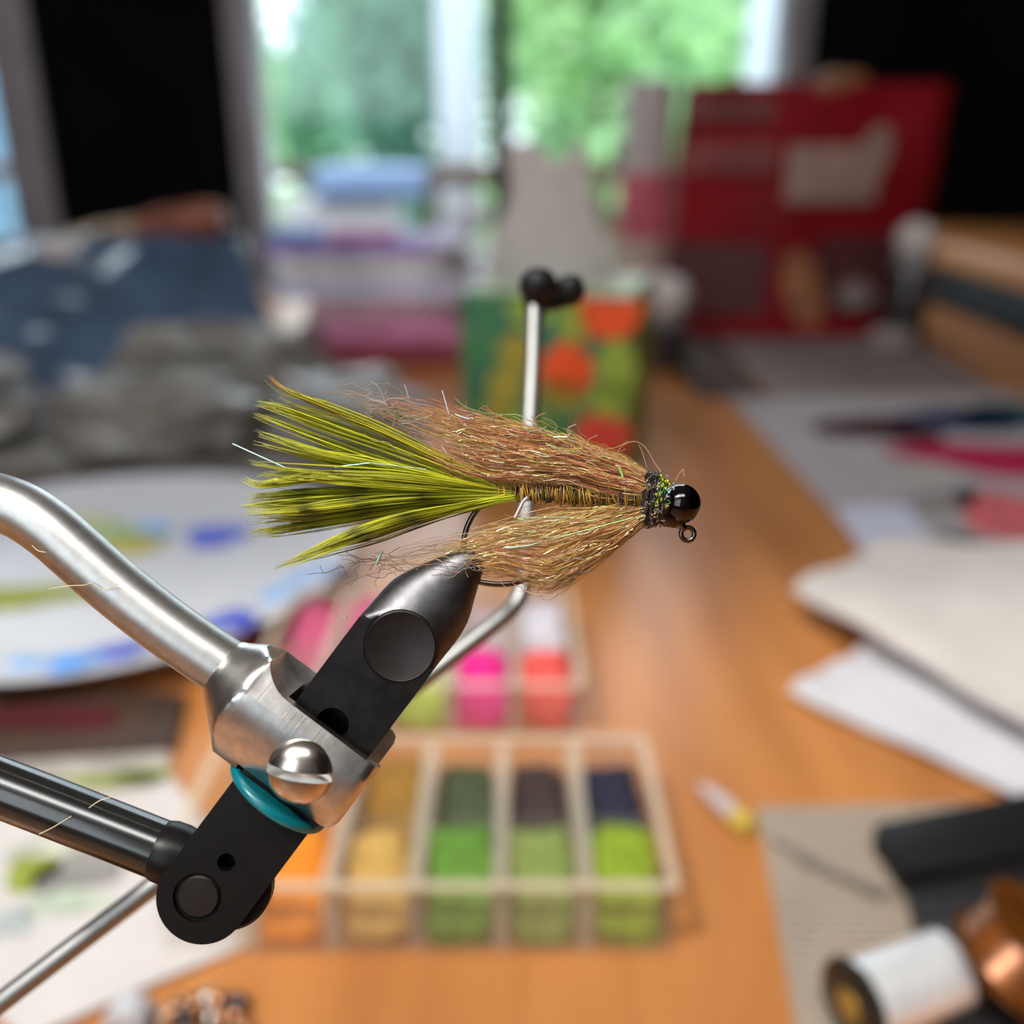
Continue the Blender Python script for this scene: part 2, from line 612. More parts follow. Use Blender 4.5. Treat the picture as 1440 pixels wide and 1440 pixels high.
def wall_with_holes(name, y0, y1, x0, x1, holes, material):
    xs = sorted({x0, x1} | {h[0] for h in holes} | {h[1] for h in holes})
    mb = MB()
    for a, b in zip(xs[:-1], xs[1:]):
        hs = [h for h in holes if h[0] <= a + 1e-6 and h[1] >= b - 1e-6]
        if hs:
            h = hs[0]
            if h[2] > 0: mb.box((a, y0, 0), (b, y1, h[2]))
            if h[3] < RZ1: mb.box((a, y0, h[3]), (b, y1, RZ1))
        else:
            mb.box((a, y0, 0), (b, y1, RZ1))
    return struct(mb.build(name, material, smooth=False))

XL, XR = -0.535, 0.56                # main back window
WL0, WL1 = -1.60, -0.90              # second back window
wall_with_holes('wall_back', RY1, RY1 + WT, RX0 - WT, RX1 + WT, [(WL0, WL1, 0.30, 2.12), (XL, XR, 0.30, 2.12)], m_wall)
FX0, FX1, FZ0, FZ1 = -1.25, -0.25, 1.02, 2.15
wall_with_holes('wall_front', RY0 - WT, RY0, RX0 - WT, RX1 + WT, [(FX0, FX1, FZ0, FZ1)], m_wallf)

def window(n, x0, x1, z0, z1, y, fw, mull, mframe, mmull):
    w = thing('window_%d' % n, ((x0 + x1) / 2, y, z0), None, None)
    w['kind'] = 'structure'
    for (a, b, c, d) in ((x0, x0 + fw, z0, z1), (x1 - fw, x1, z0, z1)):
        MB().box((a, y - 0.03, c), (b, y + 0.05, d)).build('window_stile', mframe, w, bevel=0.004)
    for (c, d) in ((z0, z0 + fw), (z1 - fw, z1)):
        MB().box((x0 + fw, y - 0.03, c), (x1 - fw, y + 0.05, d)).build('window_rail', mframe, w, bevel=0.004)
    xs = [x0 + fw] + mull + [x1 - fw]
    for x in mull:
        MB().box((x - 0.02, y - 0.02, z0 + fw), (x + 0.02, y + 0.04, z1 - fw)).build('window_mullion', mmull, w, bevel=0.003)
    for a, b in zip(xs[:-1], xs[1:]):
        MB().box((a, y + 0.008, z0 + fw), (b, y + 0.012, z1 - fw)).build('window_pane', m_glass, w, smooth=False)
    return w
window(1, XL, XR, 0.30, 2.12, RY1 + 0.02, 0.055, [-0.022], m_frame, m_dframe)
window(2, WL0, WL1, 0.30, 2.12, RY1 + 0.02, 0.085, [], m_frame, m_dframe)
window(3, FX0, FX1, FZ0, FZ1, RY0 - 0.06, 0.05, [], m_frame, m_dframe)

# ------------------------------------------------------------------ outdoors
m_grass = mat('lawn', (0.20, 0.36, 0.10), 0.9, var=0.35, scale=2.0)
m_path = mat('pale_gravel', (0.75, 0.70, 0.62), 0.9, var=0.1, scale=6)
m_deckw = wood_mat('deck_wood', (0.10, 0.065, 0.045), (0.17, 0.12, 0.085), 'X', 0.8)
m_leaf = mat('leaf', (1, 1, 1), 0.5, attr=True, trans=0.45)
m_bark = mat('bark', (0.12, 0.085, 0.06), 0.9, var=0.4, scale=8)
m_post = mat('white_post_paint', (0.70, 0.78, 0.88), 0.6, var=0.03, scale=10)
m_blue = mat('pale_blue_lid', (0.28, 0.42, 0.72), 0.5, var=0.08, scale=10)

tag(MB().box((-14, RY1 + WT + 0.02, -0.35), (14, 30, -0.25)).build('lawn', m_grass, smooth=False), kind='structure')
tag(MB().box((-6, 8.5, -0.25), (-0.3, 12, -0.235)).build('garden_path', m_path, smooth=False), kind='structure')
dk = thing('deck', (0, 3.2, -0.25), None, None); dk['kind'] = 'structure'
for i in range(16):
    y = RY1 + WT + 0.03 + i * 0.14
    MB().box((-3, y, 0.12), (3, y + 0.132, 0.15)).build('plank', m_deckw, dk, smooth=False)
for x in (-2.9, 0, 2.9):
    for y in (2.4, 4.1):
        MB().box((x - 0.05, y - 0.05, -0.25), (x + 0.05, y + 0.05, 0.12)).build('deck_post', m_deckw, dk, smooth=False)

rl = thing('deck_railing', (0, 3.80, 0.15), 'brown wooden deck railing outside the window', 'railing')
zt = PY(640, 238, 3.80).z
MB().box((-2.95, 3.75, zt - 0.035), (2.95, 3.85, zt + 0.02)).build('top_rail', m_deckw, rl, bevel=0.006)
MB().box((-2.95, 3.78, 0.22), (2.95, 3.82, 0.27)).build('bottom_rail', m_deckw, rl, bevel=0.004)
for x in (-2.7, -1.35, 0.22, 1.6, 2.7):
    MB().box((x - 0.045, 3.76, 0.15), (x + 0.045, 3.84, zt - 0.035)).build('rail_post', m_deckw, rl, bevel=0.004)
for i in range(18):
    x = -2.55 + i * 0.3
    MB().box((x - 0.008, 3.792, 0.27), (x + 0.008, 3.808, zt - 0.035)).build('baluster', m_dframe, rl, smooth=False)

for px, lab in ((646, 'pale porch post just left of the dark window mullion'), (1080, 'pale porch post near the red bag side of the window')):
    c = PY(px, 110, 4.06)
    p = thing('porch_post', (c.x, 4.06, 0.15), lab, 'post')
    wdt = 0.078
    MB().box((c.x - wdt, 4.06 - wdt, 0.15), (c.x + wdt, 4.06 + wdt, 2.9)).build('post_shaft', m_post, p, bevel=0.008)
    MB().box((c.x - wdt - 0.02, 4.06 - wdt - 0.02, 0.15), (c.x + wdt + 0.02, 4.06 + wdt + 0.02, 0.27)).build('post_base', m_post, p, bevel=0.006)

c0, c1 = PY(400, 250, 3.3), PY(596, 250, 3.3)
zb, zm, ztp = 0.15, PY(500, 280, 3.3).z, PY(500, 236, 3.3).z
db = thing('deck_box', ((c0.x + c1.x) / 2, 3.4, zb), 'white deck storage box with a pale blue lid outside', 'storage box')
MB().box((c0.x - 0.02, 3.3, zb), (c1.x - 0.10, 3.62, zm)).build('box_body', m_whitep, db, bevel=0.01)
MB().box((c0.x + 0.09, 3.28, zm), (c1.x, 3.64, ztp)).build('lid', m_blue, db, bevel=0.012)

# patio chair seen low beside the mullion
pc = PY(655, 290, 3.0)
ch = thing('patio_chair', (pc.x, 3.05, 0.15), 'brown wooden patio chair with a white round cushion outside', 'chair')
zs = 0.62
for sx in (-0.10, 0.10):
    MB().box((pc.x + sx - 0.022, 2.99, 0.15), (pc.x + sx + 0.022, 3.03, PY(655, 240, 3.0).z)).build('front_post', m_deckw, ch, bevel=0.003)
    MB().box((pc.x + sx - 0.012, 3.24, 0.15), (pc.x + sx + 0.012, 3.265, zs)).build('leg', m_deckw, ch, bevel=0.003)
MB().box((pc.x - 0.11, 2.99, zs - 0.03), (pc.x + 0.11, 3.265, zs)).build('seat', m_deckw, ch, bevel=0.004)
MB().box((pc.x - 0.11, 2.985, PY(655, 262, 3.0).z), (pc.x + 0.11, 3.02, PY(655, 242, 3.0).z)).build('back_rail', m_deckw, ch, bevel=0.004)
MB().lathe((pc.x + 0.01, 3.03, PY(655, 300, 3.0).z), (0, -1, 0), [(0.0, 0), (0.055, 0), (0.062, 0.008), (0.062, 0.022), (0.05, 0.032), (0, 0.036)], 24).build('cushion', m_whitep, ch)

def tree(x, y, h, rx, rz, zc, cols, n, label, size=0.13):
    t = thing('tree', (x, y, -0.25), label, 'tree', 'trees beyond the deck')
    MB().tube([(x, y, -0.3), (x + 0.05, y, zc * 0.5), (x - 0.03, y, zc), (x, y, zc + rz * 0.7)], [0.14, 0.11, 0.08, 0.02], 10).build('trunk', m_bark, t)
    nc = 26
    cl = rng.normal(size=(nc, 3)); cl /= np.linalg.norm(cl, axis=1, keepdims=True)
    cl *= (rng.random((nc, 1)) ** 0.4) * np.array([rx, rx, rz]) * 0.85
    k = rng.integers(0, nc, n)
    p = cl[k] + rng.normal(size=(n, 3)) * np.array([rx, rx, rz]) * 0.16 + np.array([x, y, zc])
    cc = np.array(cols)[rng.integers(0, len(cols), nc)][k] * (0.75 + 0.5 * rng.random((n, 1)))
    o = quads('foliage', p, size * (0.6 + 0.8 * rng.random(n)), np.clip(cc, 0, 1), m_leaf, t)
    o['kind'] = 'stuff'
LG = [(0.52, 0.74, 0.42), (0.60, 0.82, 0.50), (0.46, 0.70, 0.42)]
DG = [(0.14, 0.34, 0.28), (0.18, 0.40, 0.32), (0.24, 0.46, 0.34)]
MG = [(0.36, 0.58, 0.34), (0.42, 0.66, 0.40), (0.30, 0.52, 0.34)]
tree(-2.75, 8.9, 4, 0.90, 2.0, 1.9, LG, 3200, 'light green leafy tree beyond the far end of the deck')
tree(-1.1, 11.0, 4, 1.0, 2.2, 1.9, DG, 4200, 'dark blue-green tree behind the pale porch post')
tree(0.75, 8.5, 4, 1.1, 1.9, 1.75, LG, 4200, 'light green leafy tree behind the white tissue')
tree(3.2, 11.8, 4, 1.35, 2.0, 1.9, MG, 3600, 'mid green leafy tree beyond the red bag')
backdrop = thing('sky_backdrop', (-4.4, 6.8, -0.25), 'added pale blue block standing in for the sky, seen through the second window', 'backdrop')  # added pale blue block, stands in for the strip of sky
MB().box((-6.0, 5.6, -0.25), (-3.05, 7.0, 2.4)).build('backdrop_wall', mat('pale_blue_sky_fill', (0.30, 0.46, 0.80), 0.7, var=0.06, scale=5), backdrop, smooth=False)
MB().prism([(-6.15, 5.5, 2.4), (-2.95, 5.5, 2.4), (-2.95, 7.1, 2.9), (-6.15, 7.1, 2.9)], 0.08).build('backdrop_roof', m_dframe, backdrop, smooth=False)
tree(0.6, 15.0, 5, 1.7, 2.4, 2.3, MG, 3600, 'tall mid green tree at the back of the garden')
tree(-3.6, 17.5, 5, 1.9, 1.9, 1.6, DG, 3600, 'wide dark green tree at the back of the garden')

# ------------------------------------------------------------------ table
tb = thing('table', (-0.35, 0.55, 0.0), 'orange-brown varnished wooden table under the fly-tying clutter', 'table')
TX0, TX1, TY0, TY1 = -1.30, 0.60, -0.62, 1.52
nb = 5
bw = (TX1 - TX0) / nb
for i in range(nb):
    MB().box((TX0 + i * bw + 0.0004, TY0, TZ - 0.03), (TX0 + (i + 1) * bw - 0.0004, TY1, TZ)).build('plank', m_table, tb, bevel=0.0012)
for (a, b, c, d) in ((TX0 + 0.06, TX1 - 0.06, TY0 + 0.06, TY0 + 0.085), (TX0 + 0.06, TX1 - 0.06, TY1 - 0.085, TY1 - 0.06),
                     (TX0 + 0.06, TX0 + 0.085, TY0 + 0.085, TY1 - 0.085), (TX1 - 0.085, TX1 - 0.06, TY0 + 0.085, TY1 - 0.085)):
    MB().box((a, c, TZ - 0.12), (b, d, TZ - 0.03)).build('apron', m_table, tb, bevel=0.002)
for x in (TX0 + 0.05, TX1 - 0.12):
    for y in (TY0 + 0.05, TY1 - 0.12):
        MB().box((x, y, 0), (x + 0.07, y + 0.07, TZ - 0.03)).build('leg', m_table, tb, bevel=0.004)

# wooden sideboard beyond the right-hand table edge
bx0 = 0.66
wbn = thing('wooden_sideboard', (bx0 + 0.16, 1.2, 0), 'brown wooden sideboard beyond the table edge below the shaded wall', 'sideboard')
MB().box((bx0, 0.72, TZ + 0.035), (bx0 + 0.32, 1.85, TZ + 0.075)).build('sideboard_top', m_table, wbn, bevel=0.006)
MB().box((bx0 + 0.03, 0.8, TZ - 0.06), (bx0 + 0.05, 1.8, TZ + 0.035)).build('apron', m_blackp, wbn, bevel=0.002)  # black slat stands in for the dark gap below the top
for x in (bx0 + 0.02, bx0 + 0.25):
    for y in (0.76, 1.76):
        MB().box((x, y, 0), (x + 0.045, y + 0.045, TZ + 0.035)).build('leg', m_table, wbn, bevel=0.004)

# ================================================================== VISE
hub = L(-330, 690, 0)
vise = thing('fly_tying_vise', (hub.x - 0.012, hub.y + 0.004, TZ), 'silver and black rotary fly-tying vise holding the olive fly', 'vise')
# bent silver arm
arm_px = [(-330, 690), (-200, 684), (-100, 684), (-30, 699), (25, 716), (68, 743), (110, 779), (160, 823), (220, 871), (270, 907), (318, 939)]
arm = spline([L(x, y, 0) for x, y in arm_px], 90)
MB().tube(arm, 40.5 * K, 40).build('arm', m_steel, vise)
# yoke: lofted bar, milled top, slotted
POLY = [(66, 0), (66, 52), *[((1 - t) ** 2 * 22 + 2 * t * (1 - t) * -34 + t * t * -82, (1 - t) ** 2 * 78 + 2 * t * (1 - t) * 80 + t * t * 38) for t in [i / 14 for i in range(15)]], (-82, -40), (-62, -70), (30, -74), (66, -50)]
def radial(poly, th):
    dx, dy = math.cos(th), math.sin(th)
    best = 1e9
    n = len(poly)
    for i in range(n):
        (x1, y1), (x2, y2) = poly[i], poly[(i + 1) % n]
        ex, ey = x2 - x1, y2 - y1
        den = dx * ey - dy * ex
        if abs(den) < 1e-9: continue
        t = (x1 * ey - y1 * ex) / den
        s = (x1 * dy - y1 * dx) / den
        if t > 0 and -1e-6 <= s <= 1 + 1e-6:
            best = min(best, t)
    return best
# angles include the polygon corners so that its edges stay crisp
angs = sorted(set([round(math.atan2(z, b) % (2 * math.pi), 5) for b, z in POLY] + [round(2 * math.pi * i / 56, 5) for i in range(56)]))
def yring(a, mix, sc, cb):
    r = []
    for th in angs:
        R = min(mix, radial(POLY, th) * sc)
        r.append(AB(a, cb + R * math.cos(th), R * math.sin(th)))
    return r
rings = [yring(-3, 41, 1, 7), yring(-2, 44, 1, 7)]
for i in range(1, 19):
    t = i / 18
    rings.append(yring(t * 78, 44 + 60 * t, 1, 7 * max(0, 1 - t * 1.4)))
rings += [yring(100, 200, 1, 0), yring(180, 200, 1, 0), yring(238, 200, 1, 0), yring(246, 200, 0.985, 0), yring(252, 200, 0.94, 0), yring(256, 200, 0.86, 0)]
yoke = MB().loft(rings)
def abprism(profile, z0, z1):
    lo = [AB(a, b, z0) for a, b in profile]
    hi = [AB(a, b, z1) for a, b in profile]
    n = len(lo)
    return MB().add(lo + hi, [tuple(range(n - 1, -1, -1)), tuple(range(n, 2 * n))] + [(i, (i + 1) % n, (i + 1) % n + n, i + n) for i in range(n)])
arc = []
for i in range(13):          # concave scoop at the root of the milled flat
    t = math.radians(180 + 90 * i / 12)
    arc.append((104 + 70 * math.cos(t), 112 + 70 * math.sin(t)))
yoke = boolean(yoke, abprism(arc + [(320, 42), (320, 190), (34, 190)], -46, 140))
yoke = boolean(yoke, abprism([(99, -160), (330, -160), (330, 160), (99, 160)], -46, 46))
yk = yoke.build('yoke', m_yoke, vise, angle=28)
# slotted screw
zb = 65
scr = MB()
prof = [(0, -2), (45, -2), (46, 1), (45.5, 5)]
for i in range(1, 11):
    t = math.pi / 2 * i / 10
    prof.append((45 * math.cos(t), 7 + 29 * math.sin(t)))
scr.lathe(AB(173, -20, zb), -FWD, [(r * K, h * K) for r, h in prof], 48, True)
sdir = Vector((math.cos(math.radians(-8)), math.sin(math.radians(-8))))
def disc_box(a, b, z0, z1, half_l, half_w, ang):
    c = AB(a, b, 0)
    e1 = RIGHT * math.cos(ang) + UP * math.sin(ang)
    e2 = UP * math.cos(ang) - RIGHT * math.sin(ang)
    P = []
    for z in (z0, z1):
        for s, t in ((-1, -1), (1, -1), (1, 1), (-1, 1)):
            P.append(c + e1 * (s * half_l * K) + e2 * (t * half_w * K) - FWD * (z * K))
    return MB().add(P, [(3, 2, 1, 0), (4, 5, 6, 7), (0, 1, 5, 4), (1, 2, 6, 5), (2, 3, 7, 6), (3, 0, 4, 7)])
scr = boolean(scr, disc_box(173, -20, zb + 4, zb + 70, 80, 6.2, math.radians(-10)))
so = scr.build('clamp_screw', m_screw, vise, angle=35)
# teal rubber ring
pr = []
for i in range(13):
    t = -math.pi / 2 + math.pi * i / 12
    pr.append(((72 + 7.5 * math.cos(t)) * K, (7.5 * math.sin(t)) * K))
MB().lathe(AB(167, -88, 0), AB(0, 1, 0) - AB(0, 0, 0), [(20 * K, -7.5 * K)] + pr + [(20 * K, 7.5 * K)], 56).build('rubber_ring', m_teal, vise)
# jaws: two halves, flat faced, ground to a cone
secs = [(-84, 110, 110, 171), (-10, 110, 110, 172), (60, 110, 110, 173), (150, 110, 110, 173), (176, 110, 110, 173), (184, 88, 74, 173), (192, 78, 64, 173),
        (203, 71, 56, 173.5), (212, 67.5, 51, 174), (222, 65.5, 47, 174.5), (232, 64, 43.5, 175), (242, 62, 40.5, 175.5), (251, 60.5, 38, 176), (263, 57, 34.8, 177.5), (275, 52.5, 31.8, 178.5),
        (294, 43.5, 27, 180), (313, 34.5, 22.5, 181.5), (327, 28, 19, 183.5), (338, 22.5, 16, 185), (346, 15, 11, 185.5), (348.5, 8, 6, 185.5)]
def jaw_half(sign):
    rings = []
    n = 56
    for b, R, Rz, ac in secs:
        r = []
        for j in range(n + 1):
            t = math.pi * j / n
            a = max(-62.5, min(62.5, R * math.cos(t)))
            z = max(1.2, min(42.8, Rz * math.sin(t)))
            r.append(AB(ac + a, b, sign * z))
        rings.append(r)
    return MB().loft(rings)
def two_tone(o):
    # the ground tip is bare steel, the flats and the shank stay black
    o.data.materials.append(m_cone)
    org = o.matrix_world.translation
    fb = AB(0, 1, 0) - AB(0, 0, 0)
    fa = AB(1, 0, 0) - AB(0, 0, 0)
    for p in o.data.polygons:
        c = p.center + org - AB(0, 0, 0)
        b = c.dot(fb) / fb.length_squared
        z = -c.dot(FWD) / K
        if b > 178 and abs(p.normal.dot(FWD)) < 0.985:
            p.material_index = 1
def cyl(a, b, z0, z1, r, n=40):
    return MB().lathe(AB(a, b, z0), -FWD, [(r * K, 0), (r * K, (z1 - z0) * K)], n)
fj = boolean(jaw_half(1), cyl(169, 46, -20, 90, 23))
fj = boolean(fj, cyl(179.6, 187.2, 40.5, 90, 50.5, 64))
front_jaw = fj.build('jaw', m_jaw, vise, angle=24)
two_tone(front_jaw)
two_tone(jaw_half(-1).build('jaw', m_jaw, vise, angle=24))
# pressed disc in the front jaw
MB().lathe(AB(179.6, 187.2, 38), -FWD, [(0, 0), (49 * K, 0), (49 * K, 4.6 * K), (47 * K, 6.0 * K), (45.5 * K, 5.3 * K), (0, 5.1 * K)], 64).build('pivot_disc', m_disc, front_jaw, angle=25)
# link plates under the ring
def link_plate(z0, z1, hole):
    prof = [(107, -80)]
    prof += [(107, -250)] if False else []
    for i in range(25):
        t = math.pi + math.pi * i / 24
        prof.append((169.5 + 62.5 * math.cos(t), -250 + 62.5 * math.sin(t)))
    prof.append((232, -80))
    p = abprism(prof, z0, z1)
    if hole:
        p = boolean(p, cyl(166.4, -190.7, z0 - 20, z1 + 20, 12.5, 28))
        p = boolean(p, cyl(164, -252, z1 - 6, z1 + 30, 34, 48))
    return p
front_link = link_plate(14, 42.8, True).build('link_plate', m_black, vise, angle=20)
boolean(link_plate(-42.8, -14, False), cyl(166.4, -190.7, -70, 10, 12.5, 28)).build('link_plate', m_black, vise, angle=20)
MB().lathe(AB(164, -252, 30), -FWD, [(0, 0), (29 * K, 0), (29 * K, 10 * K), (26.5 * K, 12.6 * K), (0, 13.2 * K)], 48).build('link_pin', m_disc, front_link, angle=30)
# cam lobe between the plates and the lever rod
cl = MB().lathe(AB(187, -232, -13), -FWD, [(58 * K, 0), (62 * K, 4 * K), (62 * K, 22 * K), (58 * K, 26 * K)], 48)
cl.build('cam_lobe', m_black, vise)
d = (L(232, 1197) - L(0, 1107)).normalized()
rod0, rod1 = L(-190, 1033.5), L(243, 1201.5)
lever = MB().tube([rod0, L(-60, 1084), L(60, 1130), L(160, 1169), rod1], 40 * K, 40).build('lever', mat('gloss_black_enamel', (0.006, 0.006, 0.006), 0.20, 0.0, var=0.2, scale=200, coat=0.3, spec=0.7), vise)
MB().tube([L(222, 1192.5), L(232, 1196.5), L(250, 1203.5), L(285, 1217)], [39.5 * K, 43 * K, 43.5 * K, 38 * K], 40).build('collar', m_black, lever)
MB().sphere(rod0, 0.0042).build('knob', m_black, lever)
# hub, stem, base (left of the picture)
st = Vector((hub.x - 0.012, hub.y + 0.004, 0))
MB().tube([hub + Vector((0.012, 0, 0)), hub + Vector((-0.03, 0.0, 0))], 0.0075, 28).build('rotary_hub', m_steel, vise, bevel=0.0004)
MB().tube([(st.x, st.y, TZ + 0.012), (st.x, st.y, hub.z - 0.006)], 0.0048, 24).build('stem', m_steel, vise)
MB().box((st.x - 0.055, st.y - 0.045, TZ), (st.x + 0.045, st.y + 0.045, TZ + 0.012)).build('base', m_black, vise, bevel=0.003)

# ------------------------------------------------------------------ bobbin cradle behind the vise
bc = thing('bobbin_cradle', (st.x, st.y, TZ + 0.02), 'thin silver bobbin cradle rod with a black forked rest', 'bobbin cradle')
rp = [PD(-160, 1536, 0.112), PD(0, 1410, 0.115), PD(215, 1246, 0.120), PD(450, 1066, 0.127), PD(640, 920, 0.133),
      PD(700, 873, 0.1355), PD(722, 853, 0.137), PD(734, 830, 0.138), PD(738, 790, 0.139), PD(743, 640, 0.143), PD(749, 520, 0.1465), PD(752, 420, 0.149)]
stem_pt = Vector((st.x, st.y + 0.003, rp[0].z - 0.015))
rp = [stem_pt, stem_pt.lerp(rp[0], 0.5)] + rp
m_rod = mat('dull_steel_rod', (0.32, 0.315, 0.315), 0.45, 1.0, var=0.06, scale=300)
pth = []
for i in range(len(rp) - 1):
    pth.append(rp[i])
MB().tube(spline(rp, 110), 0.00128, 20).build('rod', m_rod, bc)
MB().tube([stem_pt + Vector((0, 0, -0.006)), stem_pt + Vector((0, 0, 0.006))], 0.0078, 24).build('clamp_collar', m_black, bc, bevel=0.0004)
top = PD(752, 420, 0.149)
fl, fr = PD(757, 402, 0.148), PD(802, 408, 0.152)
MB().tube([top, PD(757, 424, 0.149), PD(778, 425, 0.150), fr + Vector((0, 0, -0.001))], [0.0014, 0.0016, 0.0014, 0.0016], 16).build('fork_bridge', m_blackp, bc)
MB().tube([top + Vector((0, 0, -0.003)), top, fl], [0.0015, 0.0019, 0.002], 16).build('fork_socket', m_blackp, bc)
MB().sphere(fl, (0.0030, 0.0028, 0.0029)).build('fork_tip', m_blackp, bc)
MB().sphere(fr, (0.0024, 0.0024, 0.0026)).build('fork_tip', m_blackp, bc)

# ================================================================== FLY
fly = thing('fishing_fly', L(800, 700), 'olive and tan marabou streamer fly with a black bead head', 'fishing fly')
WR = 3.9 * K
hk = [(975, 762), (962, 742), (950, 728), (925, 712), (900, 703), (850, 699), (780, 697), (720, 697), (697, 699), (680, 708),
      (667, 722), (657, 741), (652, 763), (652, 786), (659, 805), (672, 817), (692, 821), (716, 821), (738, 817), (751, 812)]
path = spline([L(x, y) for x, y in hk[3:]], 80)
rr = [WR * 1.05] * 70 + [WR * (1 - 0.9 * i / 9) for i in range(10)]
hook = MB().tube(path, rr, 14).build('hook', m_hook, fly)
# eye ring and neck
eye = [L(967 + 9.3 * math.cos(t), 751 + 9.3 * math.sin(t)) for t in np.linspace(0, 2 * math.pi, 33)]
MB().tube(eye, 3.6 * K, 12, cap=False).build('hook_eye', m_hook, hook)
MB().tube([L(955, 735), L(960, 741), L(964, 744)], [9 * K, 5.5 * K, 4 * K], 14).build('eye_neck', m_hook, hook)
bead = MB().sphere(L(957.5, 708.5), 28.2 * K, 48, 32).build('bead', m_bead, fly)
MB().lathe(L(943, 727), L(960, 741) - L(943, 727), [(18 * K, -10 * K), (17.5 * K, 0), (12 * K, 9 * K), (9 * K, 14 * K)], 28).build('bead_skirt', m_bead, bead)

def px3(x, y, z):
    """Arrays of pixels and z in pixel units -> world."""
    d = DEP - z * K
    X = (x - 720) / F * d
    Yy = (720 - y) / F * d
    return (np.array(EYE) + d[..., None] * np.array(FWD) + X[..., None] * np.array(RIGHT) + Yy[..., None] * np.array(UP))

m_mara = mat('marabou', (1, 1, 1), 0.5, attr=True, trans=0.42)
m_dub = mat('dubbing', (1, 1, 1), 0.26, attr=True, trans=0.40)
m_flash = mat('pearl_flash', (1, 1, 1), 0.16, 0.55, attr=True)

# ---- tail
bund = [
    # waypoints (tip first), strands, spread, tip colour, bars
    ([(378, 529), (398, 548), (450, 570), (520, 598), (610, 640), (700, 686)], 30, 5, 'red', 0),
    ([(374, 534), (402, 554), (455, 566), (540, 600), (630, 645), (705, 688)], 14, 4, 'pale', 0),
    ([(383, 560), (420, 572), (490, 592), (570, 625), (700, 688)], 10, 4, '', 0),
    ([(361, 567), (392, 575), (450, 596), (540, 628), (620, 658), (705, 690)], 52, 8, '', 0),
    ([(357, 581), (390, 593), (450, 616), (540, 648), (630, 672), (705, 691)], 56, 8, '', 0),
    ([(358, 606), (395, 620), (455, 639), (540, 656), (630, 676), (705, 692)], 36, 6, '', 0),
    ([(357, 621), (400, 633), (460, 650), (540, 664), (630, 680), (705, 692)], 28, 5, '', 0),
    ([(350, 650), (400, 660), (470, 667), (560, 672), (640, 682), (705, 693)], 44, 7, '', 0),
    ([(342, 675), (366, 681), (400, 678), (460, 672), (560, 678), (705, 693)], 30, 5, '', 0),
    ([(362, 669), (420, 668), (500, 674), (600, 684), (705, 694)], 44, 9, '', 0),
    ([(343, 700), (380, 697), (440, 693), (540, 691), (705, 694)], 46, 7, '', 1),
    ([(342, 712), (380, 709), (440, 706), (540, 699), (705, 695)], 54, 8, '', 1),
    ([(345, 722), (390, 719), (450, 715), (560, 703), (705, 696)], 54, 8, '', 1),
    ([(352, 735), (400, 731), (470, 724), (570, 708), (705, 697)], 50, 7, '', 1),
    ([(349, 749), (385, 746), (425, 739), (490, 729), (590, 712), (705, 698)], 52, 6, '', 1),
    ([(388, 797), (430, 781), (490, 756), (560, 732), (630, 716), (705, 698)], 66, 9, '', 2),
    ([(420, 786), (470, 769), (530, 751), (600, 728), (705, 699)], 34, 10, 'dull', 2),
    ([(470, 640), (540, 664), (620, 682), (705, 694)], 60, 14, '', 0),
    ([(480, 705), (550, 698), (620, 695), (705, 696)], 60, 12, '', 1),
]
S = 22
P_, R_, C_ = [], [], []
